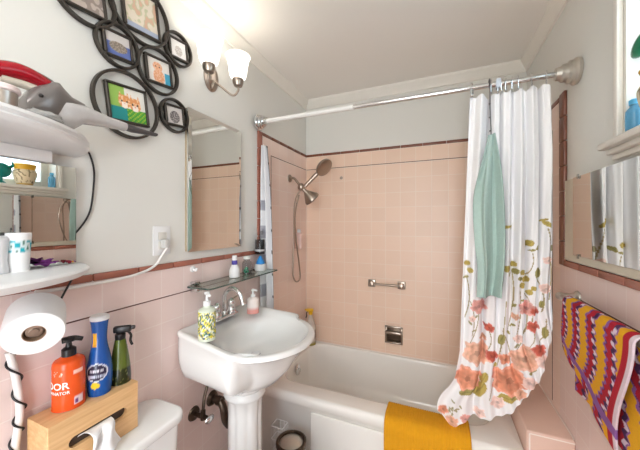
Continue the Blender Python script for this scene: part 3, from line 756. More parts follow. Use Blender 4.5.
mr_ = thing('wide_mirror', 'wide low mirror in a cream frame under the window sill', 'mirror', (W, .9, 1.24))
ry0, ry1, rz0, rz1 = .22, on_x(573, 220, W-.014).y, 1.272, 1.585
part('glass', MB().box(W-.014, W-.010, ry0, ry1, rz0, rz1), MIRROR, mr_)
mb = MB().box(W-.0096, W-.0005, ry0-.02, 1.545, rz0-.028, rz1+.0)
part('backing_board', mb, mat('cream_board', (206, 198, 180), .5), mr_)
for y in (.5, 1.0, ry1-.05):
    for z in (rz0, rz1): part('clip', MB().box(W-.019, W-.0144, y-.006, y+.006, z-.010, z+.008, .001), CLEARP, mr_)

# ------------------------------------------------------------------ towel bar and crochet blanket on the right wall
BX, BZ = 1.492, 1.105
tb = thing('towel_bar', 'brushed metal towel bar on the tiles under the wide mirror', 'towel bar', (W-TH, 1.1, BZ))
part('bar', MB().cyl((BX, 1.452, BZ), (BX, .62, BZ), .0105), SATIN, tb)
for y in (1.43, .64):
    mb = MB().lathe([(.026, 0), (.025, .006), (.014, .014), (.012, .05)], (W-TH, y, BZ+.001), 24, mR); mb.sphere((BX, y, BZ), .0165, seg=14)
    part('mount', mb, SATIN, tb)
Y_, P_, R_, W_, K_ = (228, 168, 24), (140, 90, 160), (176, 22, 44), (226, 206, 222), (70, 36, 80)
def yarnp(u, v, p):
    # stripes that run down the towel in waves; a purple band near the hem
    if v < .035 or .79 < v < .875: return lin(P_)
    if u > .965: return lin((224, 206, 214))
    w = u*3.9+.19*math.sin(v*2*PI*1.2+.4)+.05*math.sin(v*2*PI*16)
    k = w % 1.0
    if u > .90: return lin(R_)
    sp = math.sin(v*2*PI*11+math.floor(w)*2)
    if k < .24: return lin(R_)
    if k < .40: return lin(W_) if sp > .25 else lin(K_)
    if k < .45: return lin(P_)
    if k < .88: return lin(Y_)
    if k < .95: return lin(P_)
    return lin(K_) if sp > 0 else lin(P_)
def crochet(y_far, y_near, front_far, front_near, back, name, label):
    def fn(u, v):
        y = y_far+(y_near-y_far)*u
        Lf = front_far+(front_near-front_far)*u
        top = .045; tot = Lf+top+back; s = (1-v)*0+v*tot     # v=0 back hem .. v=1 front hem
        rr = .0165
        if s < back: x = BX+rr+.010*math.sin(u*7)*(back-s)/back*.8; z = BZ-(back-s)
        elif s < back+top:
            a = PI*(s-back)/top; x = BX+rr*math.cos(a); z = BZ+rr*math.sin(a)
        else:
            q = s-back-top; x = BX-rr+.022*q/Lf*sst(0, 1, q/Lf)+.004*math.sin(u*9+q*14)*q/Lf; z = BZ-q
        y += ((.125*u+.075*(1-u))*sst(0, 1, (s-back-top)/Lf) if s > back+top else -.10*u*(back-s)/back if s < back else 0)
        return Vector((min(x, W-.012), y, z))
    def pt(u, v, p):
        Lf = front_far+(front_near-front_far)*u; tot = Lf+.045+back; s = v*tot
        if s >= back: return yarnp(u, min((s-back)/(Lf+.045), .985) if (s-back) > .02 else .1, p)
        return yarnp(u, .1+.65*(back-s)/back, p)
    single(name, MB().sheet(fn, 150, 220, pt), YARN, label, 'towel', solid=.005, sharp=0)
crochet(1.345, .925, .195, .360, .33, 'crochet_towel', 'crochet towel in wavy red, yellow and purple stripes over the towel bar')

# ------------------------------------------------------------------ things on the window sill
c = Vector((1.562, 1.112, SILL))
t = thing('glass_bottle', 'clear blue bottle on the window sill next to the patterned vase', 'bottle', c)
BLUEG = mat('bright_blue_glass', (120, 200, 244), .15, trans=.6, vary=.03)
part('body', MB().lathe([(.001, 0), (.018, 0), (.019, .006), (.019, .066), (.016, .078), (.010, .086), (.010, .092)], c, 28, smooth=4), BLUEG, t)
part('cap', MB().lathe([(.0115, .092), (.0115, .105), (.008, .108)], c, 20), mat('pale_blue_cap', (90, 180, 225), .35), t)
c = Vector((1.566, .972, SILL))
def vasep(p):
    z = p.z-c.z
    if z > .105: return lin((222, 172, 48))
    a = math.atan2(p.y-c.y, p.x-c.x)
    w = abs(noise.noise(Vector((a*2.0, z*28, 1.7))))
    if z < .012: return lin((196, 160, 90))
    return lin((112, 96, 66)) if w < .07 else lin((224, 204, 170))
t = thing('vase', 'cream leaf patterned vase with a yellow rim on the window sill', 'vase', c)
part('body', MB().lathe([(.001, 0), (.03, 0), (.040, .01), (.055, .05), (.060, .085), (.052, .105), (.054, .128), (.057, .138), (.050, .138), (.046, .11)], c, 60, paint=vasep, smooth=6, cap=False), COLG, t)
c2 = Vector((1.562, 1.055, 1.905))
GLG = mat('green_art_glass', (36, 140, 100), .15, trans=.35, vary=.1)
t = thing('sun_catcher', 'green glass ornament hanging in the window opening', 'ornament', c2)
mb = MB().tube([c2+Vector((0, .055, -.018)), c2+Vector((0, .03, -.012)), c2+Vector((0, 0, .002)), c2+Vector((0, -.035, .012)), c2+Vector((0, -.06, .03))], lambda q: .006+.016*math.sin(PI*min(1, q*1.05+.04)), 14)
part('body', mb, GLG, t)
part('cord', MB().cyl(c2+Vector((0, 0, .018)), (1.562, 1.055, WZ1-.012), .001, 6), CORDW, t)
c = Vector((1.566, .86, SILL))
t = thing('figurine', 'teal and green leaf shaped glass figurine on the sill beside the vase', 'figurine', c)
TG = mat('teal_art_glass', (24, 128, 116), .2, trans=.2, vary=.25, scale=40)
mb = MB().lathe([(.001, 0), (.024, 0), (.022, .008), (.008, .02), (.007, .04)], c, 20); part('foot', mb, TG, t)
mb = MB().sphere(c+Vector((0, 0, .085)), .05, .45, 1.0, .95, 20); mb.tube([c+Vector((0, .03, .10)), c+Vector((0, .055, .125)), c+Vector((0, .05, .145))], lambda q: .012-.008*q, 10)
part('body', mb, TG, t)

# ------------------------------------------------------------------ mirrored shelf unit on the left wall
SU, SLW = 1.603, 1.280            # upper shelf underside, lower shelf top
su = thing('shelf_unit', 'white wall unit with two rounded shelves and a mirror between', 'shelf unit', (0, .2, SLW-.02))
def shelf_loop(depth, ytip, z, inset=0.0, pw=2.0):
    out = [Vector((.0006, -.35, z))]; n = 60; ymid = .20; R_y = ytip-ymid
    pts = [Vector((depth-inset, -.35, z))]
    for k in range(n+1):
        a = PI/2*k/n; ca, sa = math.cos(a), math.sin(a)
        pts.append(Vector((max((depth-inset)*ca**(2/pw), .0006), ymid+(R_y-inset)*sa**(2/pw), z)))
    return out+pts
mb = MB().loft([shelf_loop(.266, .517, SU, .012), shelf_loop(.266, .517, SU+.005, .003), shelf_loop(.266, .517, SU+.012), shelf_loop(.266, .517, SU+.017, .005), shelf_loop(.266, .517, SU+.024, .001), shelf_loop(.266, .517, SU+.032, .004)], True, True)
part('upper_shelf', mb, WPLA, su, sharp=40)
mb = MB().loft([shelf_loop(.266, .517, SLW-.022, .012), shelf_loop(.266, .517, SLW-.016, .003), shelf_loop(.266, .517, SLW-.006, 0), shelf_loop(.266, .517, SLW, .006)], True, True)
part('lower_shelf', mb, WPLA, su, sharp=40)
part('mirror', MB().box(.016, .020, -.34, .500, SLW+.001, 1.568), MIRROR, su)
part('backing', MB().box(.0006, .0155, -.34, .500, SLW+.001, 1.568), mat('mirror_edge_grey', (150, 150, 152), .5), su)
part('valance', MB().box(.0006, .035, -.34, .437, 1.570, SU-.0005, .002), WPLA, su)
# things on the upper shelf
UT = SU+.0325
c = on_z(8, 113, UT); c = Vector((.190, .285, UT))
t = thing('canister', 'small metal canister with a pale pink lid on the upper shelf', 'canister', c)
part('body', MB().lathe([(.001, 0), (.021, 0), (.022, .003), (.024, .040)], c, 32), mat('brushed_silver', (186, 176, 168), .3, .9), t)
part('lid', MB().lathe([(.025, .0405), (.028, .043), (.028, .050), (.025, .054), (.001, .055)], c, 32), mat('pale_pink_lid', (222, 206, 204), .5), t)
# hand vacuum
VX = .13
vq = lambda px, py, x=VX: on_x(px, py, x)
va = thing('hand_vacuum', 'red handled grey hand vacuum lying on the upper shelf', 'hand vacuum', vq(50, 118))
VG = mat('warm_grey_plastic', (122, 117, 115), .3, .4); VR = mat('glossy_red_plastic', (156, 14, 30), .2); VT = mat('translucent_dust_cup', (206, 202, 200), .2, trans=.25, vary=.12, scale=40)
def sect(mb, stations, wid):
    """loft of upright oval sections: stations (px, top, bottom), half widths"""
    loops = []
    for (px, t_, b_), w in zip(stations, wid):
        a = vq(px, t_); b = vq(px, b_); cc = (a+b)/2; h = (a.z-b.z)/2
        loops.append([Vector((cc.x+w*abs(math.cos(q))**.8*(1 if math.cos(q) > 0 else -1), cc.y, cc.z+h*abs(math.sin(q))**.8*(1 if math.sin(q) > 0 else -1))) for q in [2*PI*i/24 for i in range(24)]])
    return mb.loft(loops, True, True)
part('body', sect(MB(), [(22, 97, 116), (30, 88, 118), (40, 85, 121), (50, 82, 122), (56, 83, 120), (62, 90, 116), (69, 97, 112), (83, 104, 112)], [.024, .032, .036, .036, .032, .028, .022, .012]), VG, va)
part('dust_cup', sect(MB(), [(49, 101, 122), (53, 99, 124), (60, 99, 126), (72, 103, 130), (83, 106, 124), (105, 116, 127), (125, 123, 131)], [.020, .028, .033, .030, .026, .020, .014]), VT, va)
part('crevice_nozzle', sect(MB(), [(122, 123, 129), (132, 126, 132.5), (156, 133.5, 136.5)], [.014, .012, .010]), mat('dark_grey_plastic', (70, 66, 66), .4), va)
hp = [vq(-8, 68), vq(6, 69.5), vq(20, 72.5), vq(34, 78.5), vq(47, 86)]
part('handle', MB().tube(hp, lambda q: .0165+.003*math.sin(PI*q), 16), VR, va)
hp = [vq(0, 77), vq(8, 80), vq(22, 84), vq(36, 89)]
part('grip_underside', MB().tube(hp, .010, 12), mat('ivory_plastic', (206, 196, 180), .4), va)
hp = [vq(-10, 64.5), vq(6, 64.5), vq(20, 67.5), vq(36, 75), vq(50, 83), vq(60, 92)]
part('handle_spine', MB().tube(hp, .009, 12), mat('grey_brown_plastic', (104, 94, 90), .35), va)
c = vq(41, 95.5, VX+.034)
part('button', MB().sphere(c, .005, seg=10), BLACKP, va)
# blue mesh pouch and clear bag
a = on_z(23, 113, UT); a = Vector((.135, .300, UT))
mb = MB().sphere(a+Vector((0, 0, .030)), .03, .55, .62, 1.0, 16)
single('mesh_pouch', mb, mat('navy_mesh', (40, 52, 84), .8, vary=.6, scale=220), 'dark blue mesh pouch between the canister and the vacuum', 'pouch')
mb = MB()
c = Vector((.190, .352, UT+.013))
def bag(p):
    return p
for i in range(1):
    bm = bmesh.new(); bmesh.ops.create_icosphere(bm, subdivisions=4, radius=1)
    for v in bm.verts:
        n_ = noise.noise(v.co*2.2)+.5*noise.noise(v.co*5)
        v.co = Vector((v.co.x*.020, v.co.y*.036, v.co.z*.0125))*(1+.22*n_)+c
        v.co.z = max(v.co.z, UT+.0005)
    bm.verts.index_update(); mb.add([v.co.copy() for v in bm.verts], [[v.index for v in f.verts] for f in bm.faces]); bm.free()
single('plastic_bag', mb, mat('crumpled_clear_film', (206, 204, 200), .12, trans=.45, vary=.1, scale=90), 'crumpled clear plastic bag at the edge of the upper shelf', 'bag', sharp=0)
# things on the lower shelf
c = on_x(18.5, 270, .062); c.z = SLW+.0005
def cupp(p):
    z = p.z-c.z; a = math.atan2(p.y-c.y, p.x-c.x)
    if .050 < z < .075:
        w = math.sin(a*5+z*150)+.5*math.sin(a*9-z*200)
        if w > .35: return lin((40, 170, 184))
        if w < -1.1: return lin((90, 130, 120))
        return lin((214, 230, 232))
    return lin((240, 240, 240))
single('tumbler', MB().lathe([(.001, 0), (.0185, 0), (.0195, .004), (.0215, .045), (.0240, .088), (.0225, .088), (.0185, .008)], c, 72, paint=cupp, smooth=8, cap=False), COLG, 'white cup with teal leaf band on the lower shelf', 'cup')
c = on_x(-5, 276, .062); c.z = SLW+.0005
mb = MB().lathe([(.001, 0), (.022, 0), (.0235, .004), (.020, .03), (.022, .060), (.023, .082), (.016, .090), (.001, .091)], c, 28)
single('lotion_jar', mb, mat('frosted_white_plastic', (228, 228, 230), .3), 'frosted white bottle beside the teal leaf cup', 'bottle')
def flower(c, r, n, col, name, label, cat):
    mb = MB(); rnd = random.Random(n)
    for k in range(n):
        a = 2*PI*k/n+rnd.uniform(-.2, .2); l = r*rnd.uniform(.75, 1.1); up = rnd.uniform(.15, 1.1)
        m_ = Matrix.Translation(c) @ rotz(a) @ Matrix.Rotation(-up, 4, 'Y')
        loops = []
        for q in range(7):
            f_ = q/6; w = .010*math.sin(PI*min(1, f_*.9+.1))*r/.03
            loops.append([m_ @ Vector((l*f_, s_*w, .0015+.004*math.sin(PI*f_)+.002*s_*s_)) for s_ in (-1, -.5, 0, .5, 1)])
        mb.loft(loops, close=False)
    single(name, mb, mat(name+'_cloth', col, .8, vary=.35, scale=90), label, cat, solid=.0012, sharp=0)
c = on_x(46, 264, .046); c.z = SLW+.001
flower(c, .030, 14, (126, 52, 130), 'silk_flower', 'purple silk flower lying on the lower shelf', 'flower')
c = on_x(69, 264, .034); c.z = SLW+.001
flower(c, .013, 9, (150, 40, 60), 'hair_tie', 'small red hair tie by the end of the lower shelf', 'hair tie')

# cords and outlet
ot = thing('outlet', 'white wall outlet with a plug in it beside the mirror', 'outlet', (.003, .80, 1.33))
part('cover_plate', MB().box(.0005, .006, .762, .838, 1.273, 1.389, .002), WPLA, ot)
mb = MB().box(.006, .009, .782, .818, 1.335, 1.365, .003); mb.box(.006, .009, .782, .818, 1.297, 1.327, .003); part('socket', mb, mat('ivory_socket', (216, 212, 204), .4), ot)
pg = on_x(161.5, 243, .02)
cd = thing('white_cord', 'white power cord drooping from the outlet along the brown liner tiles', 'cord', pg)
part('plug', MB().box(.0095, .036, .789, .811, 1.300, 1.336, .005, 2), mat('grey_white_plug', (196, 194, 190), .4), cd)
cp = [(.034, .80, 1.302), on_x(161, 257, .03), on_x(157, 263.5, .022), on_x(148, 270, .018), on_x(130, 276.5, .020), on_x(110, 281, .021), on_x(90, 284.5, .021), on_x(70, 288, .02), on_x(50, 290.5, .02), on_x(35, 292, .02)]
part('cable', MB().tube(cp, .0048, 10), CORDW, cd)
cp = [on_x(86, 149.5, .006), on_x(90, 155, .006), on_x(94, 170, .006), on_x(93.5, 188, .006), on_x(91, 207, .006), on_x(87, 218, .006), on_x(80, 228, .008), on_x(75.5, 233, .010)]
single('black_cord', MB().tube(cp, .0028, 8), CORDB, 'thin black cord looping down the wall from the upper shelf', 'cord')
cp = [on_x(73, 277.5, .013), on_x(67, 288, .030), on_x(60, 301, .030), on_x(54, 315, .022), on_x(48, 340, .012)]
single('black_cord', MB().tube(cp, .0028, 8), CORDB, 'thin black cord dropping from the lower shelf behind the toilet roll', 'cord')
cw = [on_x(9, 352, .02), on_x(13, 366, .02), on_x(18, 390, .02), on_x(20, 412, .02), on_x(17.5, 430, .02), on_x(15, 450, .02), on_x(15, 490, .02)]
cdt = thing('cord_bundle', 'white cable tube with black cord twisted round it behind the toilet roll', 'cord', cw[-1])
part('tube', MB().tube(cw, .0085, 12), CORDW, cdt)
mid = catmull(cw, 8); sp_pts = []
for i, p in enumerate(mid):
    a = i*.62; sp_pts.append(p+Vector((.0105*math.cos(a), .0115*math.sin(a), 0)))
part('twisted_cord', MB().tube(sp_pts, .0026, 6, 2), CORDB, cdt)

# toilet roll on its arm under the lower shelf
fc = on_x(34, 334, .150); ax = Vector((-.85, .40, .30)).normalized()
mq = ax.to_track_quat('Z', 'Y').to_matrix().to_4x4()
tr_ = thing('toilet_roll', 'white toilet paper roll under the lower shelf', 'toilet roll', fc+Vector((0, 0, -.056)))
part('paper', MB().lathe([(.021, .001), (.055, .0), (.0565, .003), (.057, .050), (.0565, .098), (.055, .10), (.021, .10)], fc, 48, mq, cap=False), PAPER, tr_)
part('core', MB().lathe([(.021, .0), (.0195, .0), (.0195, .1), (.021, .1), (.021, 0)], fc, 32, mq, cap=False), CARD, tr_)
th_ = thing('toilet_roll_holder', 'metal roll holder arm through the toilet paper', 'toilet roll holder', fc+ax*.12)
part('arm', MB().cyl(fc+ax*.004, fc+ax*.145, .010), NICKEL, th_)
part('end_cap', MB().lathe([(.001, -.006), (.0155, -.004), (.016, .0), (.0155, .014)], fc+ax*.012, 24, mq), NICKEL, th_)
e = fc+ax*.145
part('wall_arm', MB().tube([e, Vector((.05, e.y+.012, e.z)), Vector((TH, e.y+.014, e.z))], .009, 12), NICKEL, th_)

# ------------------------------------------------------------------ toilet
tz = .735
tlt = thing('toilet', 'white toilet tank and bowl under the shelf unit', 'toilet', (.3, .56, 0))
TYA, TYB = .335, .752
lo = [rrect(.020, .165, TYA+.03, TYB-.03, .03, .38, 10), rrect(.018, .178, TYA+.018, TYB-.018, .03, .50, 10), rrect(.018, .185, TYA+.010, TYB-.010, .035, tz-.033, 10)]
part('tank', MB().loft(lo, True, True), PORC, tlt, sharp=40)
def lidl(i_, z):
    out = []
    for p in rrect(.012+i_*.3, .200-i_, TYA+i_, TYB-i_, .045, z, 14):
        bow = .012*(1-((p.y-(TYA+TYB)/2)/((TYB-TYA)/2))**2)
        out.append(Vector((p.x+(bow if p.x > .1 else 0), p.y, p.z)))
    return out
part('tank_lid', MB().loft([lidl(.004, tz-.032), lidl(.0, tz-.028), lidl(0, tz-.008), lidl(.003, tz-.003), lidl(.010, tz)], True, True), PORC, tlt, sharp=50)
mb = MB().lathe([(.014, 0), (.014, .01), (.008, .014)], (.189, .40, .62), 20, mL); mb.tube([(.203, .40, .62), (.207, .43, .617), (.208, .47, .612)], .006, 8); part('flush_lever', mb, CHROME, tlt)
def oval(cx, a_, b_, z): return [Vector((cx+b_*math.cos(2*PI*i/48)*(1 if math.cos(2*PI*i/48) > 0 else .8), .5625+a_*math.sin(2*PI*i/48), z)) for i in range(48)]
part('bowl', MB().loft([oval(.40, .11, .22, 0), oval(.40, .10, .21, .05), oval(.40, .11, .21, .18), oval(.43, .17, .27, .33), oval(.43, .185, .285, .385), oval(.43, .175, .275, .395)], True, True), PORC, tlt, sharp=50)
part('seat_lid', MB().loft([oval(.43, .185, .288, .40), oval(.43, .19, .292, .408), oval(.43, .188, .29, .428), oval(.43, .17, .27, .436)], True, True), WPLA, tlt, sharp=50)

# bamboo tissue box on the tank lid
BX0, BX1, BY0, BY1, BZ0, BZ1 = .030, .128, .386, .618, tz+.0008, .884
bxn = thing('tissue_box', 'bamboo tissue box standing on the toilet tank lid', 'tissue box', (.08, .5, BZ0))
# shell with an oblong slot in the front face
def slot(cy, cz, hw, hh, n):
    out = []
    for i in range(n):
        a = 2*PI*i/n; ca, sa = math.cos(a), math.sin(a)
        ky = hw-hh
        y = cy+(ky if ca > 0 else -ky)*(1 if abs(ca) > 1e-6 else 0)+hh*ca; out.append((y, cz+hh*sa))
    return out
def rect_pts(y0, y1, z0, z1, n, cy, cz):
    out = []
    for i in range(n):
        a = 2*PI*i/n; ca, sa = math.cos(a), math.sin(a)
        s_ = min(((y1-cy) if ca > 0 else (cy-y0))/max(abs(ca), 1e-6), ((z1-cz) if sa > 0 else (cz-z0))/max(abs(sa), 1e-6))
        out.append((cy+ca*s_, cz+sa*s_))
    return out
cy_, cz_ = (BY0+BY1)/2+.004, BZ0+.074
n_ = 120
outer = rect_pts(BY0, BY1, BZ0, BZ1, n_, cy_, cz_)
# corners snapped so that the box stays square
for cor in ((BY0, BZ0), (BY0, BZ1), (BY1, BZ0), (BY1, BZ1)):
    k = min(range(n_), key=lambda i: (outer[i][0]-cor[0])**2+(outer[i][1]-cor[1])**2); outer[k] = cor
inner = slot(cy_, cz_, .076, .0150, n_)
# match the slot to the outline by arc length from the right
def L3(pts, x): return [Vector((x, y, z)) for y, z in pts]
mb = MB().loft([L3(outer, BX0), L3(outer, BX1-.002), [Vector((BX1, cy_+(p[0]-cy_)*.985, cz_+(p[1]-cz_)*.985)) for p in outer], L3(inner, BX1), L3(inner, BX1-.012)], True, False)
part('shell', mb, BAMB, bxn, sharp=30)
part('slot_lining', MB().box(BX1-.016, BX1-.0125, cy_-.080, cy_+.080, cz_-.018, cz_+.018), mat('dark_box_inside', (70, 56, 46), .8), bxn)
# tissue pulled out of the slot
def tis(u, v):
    y = cy_-.050+u*.085+.012*math.sin(v*5+u*3); 
    x = BX1-.012+.045*sst(0, .35, v)+.012*math.sin(u*PI*3+v*2)*sst(.1, .5, v)
    z = cz_+.012*math.sin(PI*min(1, v*2.2))-.066*sst(.15, 1, v)-.006*math.sin(u*PI*2)*v
    return Vector((x, y, z))
single('tissue', MB().sheet(tis, 40, 40), PAPER, 'white tissue pulled out of the bamboo box slot', 'tissue', solid=.001, sharp=0)

# bottles standing on the bamboo box
B0 = BZ1+.0008
c = Vector((.066, .460, B0)); camdir = math.atan2(CAM[1]-c.y, CAM[0]-c.x)
o_ = thing('spray_soap_bottle', 'orange pump bottle with white lettering on the bamboo box', 'bottle', c)
ORG = (224, 84, 28)
def orgp(p):
    z = p.z-c.z; a = (math.atan2(p.y-c.y, p.x-c.x)-camdir+PI) % (2*PI)-PI
    if .012 < z < .034 and .30 < a < .95:                                  # printed bar code patch
        if .014 < z < .028 and int((a-.30)*60) % 3 != 0 and .36 < a < .9: return lin((120, 70, 120))
        return lin((226, 206, 214))
    if .020 < z < .125 and abs(noise.noise(Vector((a*9, z*150, 2))))<.035 and .092 < z < .112 and -1.0 < a < .0: return lin((250, 214, 190))
    if .100 < z < .107 and .28 < a < .95: return lin((250, 200, 180))
    if .070 < z < .084 and .2 < a < .95 and int(z*1500) % 6 == 0: return lin((246, 170, 140))
    return lin(ORG)
part('body', MB().lathe([(.001, 0), (.034, 0), (.0365, .004), (.0365, .02), (.0365, .10), (.0365, .118), (.033, .130), (.020, .138), (.014, .142)], c, 120, paint=orgp, smooth=12), COLG, o_)
mb = MB().lathe([(.0165, .141), (.0165, .160), (.012, .164), (.008, .166), (.006, .178), (.014, .181), (.015, .188), (.004, .190)], c, 24)
pd = Vector((.45, .9, 0)).normalized()
mb.tube([c-pd*.015+Vector((0, 0, .185)), c+pd*.01+Vector((0, 0, .187)), c+pd*.030+Vector((0, 0, .180))], lambda q: .009-.003*q, 10)
part('pump', mb, BLACKP, o_)
def bent_text(txt, size, ang, zb, r, c, mat_, parent, name, thick=.0006):
    cu = bpy.data.curves.new(name+'_text', 'FONT'); cu.body = txt; cu.size = size; cu.align_x = 'RIGHT'; cu.resolution_u = 3; cu.offset = size*.02
    ob = bpy.data.objects.new(name+'_text', cu); C.objects.link(ob); bpy.context.view_layer.update()
    dg = bpy.context.evaluated_depsgraph_get(); me = ob.evaluated_get(dg).to_mesh()
    bm = bmesh.new(); bm.from_mesh(me); bmesh.ops.triangulate(bm, faces=bm.faces)
    for _ in range(2): bmesh.ops.subdivide_edges(bm, edges=[e for e in bm.edges if e.calc_length() > .003], cuts=1)
    bmesh.ops.triangulate(bm, faces=bm.faces)
    mb = MB(); bm.verts.index_update(); vs = []
    for v in bm.verts:
        a = ang+v.co.x/r; vs.append(Vector((c.x+(r+thick)*math.cos(a), c.y+(r+thick)*math.sin(a), zb+v.co.y)))
    mb.add(vs, [[v.index for v in f.verts] for f in bm.faces]); bm.free()
    ob.evaluated_get(dg).to_mesh_clear(); bpy.data.objects.remove(ob); bpy.data.curves.remove(cu)
    return part(name, mb, mat_, parent)
WPRINT = mat('white_print', (250, 236, 226), .5)
bent_text('ODOR', .026, camdir+.02, c.z+.062, .0365, c, WPRINT, o_, 'lettering')
bent_text('ELIMINATOR', .0115, camdir+.06, c.z+.048, .0365, c, WPRINT, o_, 'small_lettering')
# blue bottle
c2 = Vector((.078, .532, B0)); cd2 = math.atan2(CAM[1]-c2.y, CAM[0]-c2.x)
bl = thing('detergent_bottle', 'tall blue bottle with a white cap, middle of the three on the bamboo box', 'bottle', c2)
def blup(p):
    z = p.z-c2.z; a = (math.atan2(p.y-c2.y, p.x-c2.x)-cd2+PI) % (2*PI)-PI
    q = math.hypot((a+.25)*.028, z-.072)
    if q < .026:
        if q > .0225: return lin((210, 214, 226))
        if abs(z-.076) < .004 and abs(a+.25) < .5 and int(a*18) % 3: return lin((226, 226, 236))
        if abs(z-.06) < .003 and int(a*22) % 3: return lin((190, 196, 214))
        return lin((40, 34, 60))
    if math.hypot((a+.35)*.028, z-.034) < .010: return lin((220, 190, 40))
    if .145 < z < .185 and -1.05 < a < -.35: return lin((226, 168, 50)) if q > .08 else lin((214, 150, 50))
    return lin((22, 78, 150))
part('body', MB().lathe([(.001, 0), (.026, 0), (.029, .004), (.032, .035), (.032, .075), (.027, .112), (.0205, .143), (.0185, .168), (.021, .205), (.0235, .221)], c2, 96, paint=blup, smooth=10), COLG, bl)
part('cap', MB().lathe([(.0235, .221), (.0245, .223), (.0245, .231), (.021, .235), (.001, .236)], c2, 32), WPLA, bl)
# green spray bottle
c3 = Vector((.076, .594, B0))
gr = thing('spray_bottle', 'dark green spray bottle with a black trigger on the bamboo box', 'spray bottle', c3)
def grp(p):
    z = p.z-c3.z; a = math.atan2(p.y-c3.y, p.x-c3.x)
    if z < .052 and abs(((a*3+z*60+2*noise.noise(p*40)) % 1.6)-.8) < .07: return lin((110, 112, 60))
    return lin((38, 44, 18)) if z < .050 else lin((84, 96, 34))
part('body', MB().lathe([(.001, 0), (.027, 0), (.0295, .004), (.029, .035), (.0235, .085), (.0175, .122), (.0145, .138)], c3, 60, paint=grp, smooth=8), COLG, gr)
mb = MB(); m_ = trigger(mb, c3, c3.z+.138, .75, 1.05); part('trigger_head', mb, BLACKP, gr); part('trigger', trig_lever(m_), BLACKP, gr)

# ------------------------------------------------------------------ trash can and wire basket between sink and tub
c = Vector((.345, 1.262, 0))
tc = thing('trash_can', 'small round metal trash can between the sink and the tub', 'trash can', c)
part('bin', MB().lathe([(.001, .001), (.060, .001), (.064, .01), (.068, .26), (.070, .275)], c, 40), SATIN, tc)
mb = MB().lathe([(.070, .273), (.077, .275), (.079, .285), (.077, .295), (.068, .300), (.062, .296), (.060, .285), (.06, .27)], c, 40, cap=False); part('rim', mb, BRONZE, tc)
part('swing_lid', MB().lathe([(.060, .287), (.045, .296), (.02, .300), (.001, .3005)], c, 40), SATIN, tc)
mb = MB(); bx0, bx1, by0, by1 = .295, .33, 1.35, 1.41
c = Vector((.232, 1.335, 0))
mb = MB()
for k in range(5):
    z = .02+.07*k; mb.tube(rrect(c.x-.035, c.x+.035, c.y-.03, c.y+.03, .008, z, 4), .0015, 6, 0, True)
for k in range(4):
    for (x, y) in ((c.x-.035+.0233*k, c.y-.03), (c.x-.035+.0233*k, c.y+.03), (c.x-.035, c.y-.03+.02*k), (c.x+.035, c.y-.03+.02*k)):
        mb.cyl((x, y, .001), (x, y, .30), .0012, 6)
single('wire_basket', mb, WPLA, 'tall white wire basket behind the pedestal next to the trash can', 'basket')

# ------------------------------------------------------------------ collage of round picture frames
cf = thing('picture_frame_collage', 'dark metal collage of round frames holding cat pictures', 'picture frame', (0, .7, 1.70))
RG = [((.527, 2.118), .098, 1), ((.708, 2.185), .122, 2), ((.626, 2.015), .079, 3), ((.870, 2.141), .074, 4), ((.780, 2.003), .094, 5), ((.660, 1.823), .124, 6), ((.852, 1.853), .074, 7)]
def pic(kind):
    def fn(u, v, p):
        n_ = noise.noise(Vector((u*7, v*7, kind*3.3))); n2 = noise.noise(Vector((u*16, v*16, kind)))
        if kind == 6:                                     # two ginger kittens on green and teal
            base = (150, 190, 90) if u < .42 and v < .75 else (232, 228, 220)
            if v > .60: base = (30, 140, 140) if u < .45 else (70, 160, 60)
            if v > .62 and u > .45 and (int(u*22)+int(v*22)) % 3 == 0: base = (160, 190, 60)
            for cx, cy in ((.40, .42), (.70, .46)):
                dx, dy = (u-cx)/.17, (v-cy)/.20
                if dx*dx+dy*dy < 1 or (abs(abs(dx)-.62) < .30*(1+(dy+.5)) and -1.45 < dy < -.5 and abs(abs(dx)-.62) < .34+.34*(dy+.5)):
                    base = (222, 150, 92) if n2 > -.15 else (240, 200, 160)
                    if dy > .15 and abs(dx) < .45: base = (244, 232, 220)
                    if abs(abs(dx)-.42) < .13 and abs(dy+.02) < .14: base = (60, 50, 40)
                    if abs(dx) < .10 and abs(dy-.32) < .08: base = (220, 130, 120)
            return lin(base)
        if kind == 5:                                     # ginger cat sitting
            base = (226, 220, 212) if u < .75 or v < .5 else (70, 160, 190)
            dx, dy = (u-.45)/.22, (v-.32)/.2
            if dx*dx+dy*dy < 1 or ((u-.48)/.26)**2+((v-.75)/.34)**2 < 1:
                base = (224, 160, 120) if n2 > -.1 else (236, 190, 160)
                if abs(abs(dx)-.4) < .14 and abs(dy) < .14: base = (60, 50, 46)
            return lin(base)
        if kind == 3:
            base = (206, 200, 196) if v < .42 else (92, 110, 170)
            if ((u-.5)/.38)**2+((v-.58)/.24)**2 < 1: base = (120, 108, 96) if n2 > 0 else (160, 148, 134)
            return lin(base)
        if kind == 7:
            base = (206, 200, 196)
            if ((u-.5)/.32)**2+((v-.58)/.36)**2 < 1: base = (90, 84, 84) if n2 > -.1 else (176, 170, 168)
            return lin(base)
        if kind == 4:
            base = (226, 222, 218)
            if ((u-.5)/.25)**2+((v-.6)/.3)**2 < 1: base = (170, 160, 152) if n2 > 0 else (206, 200, 194)
            return lin(base)
        base = (226, 214, 196) if n_ > .05 else (196, 196, 160) if n_ > -.2 else (214, 176, 150)
        if v > .85 and kind == 2: base = (170, 180, 200)
        if kind == 1: base = (190, 176, 166) if n_ > 0 else (150, 136, 128)
        return lin(base)
    return fn
TILT = math.radians(7)
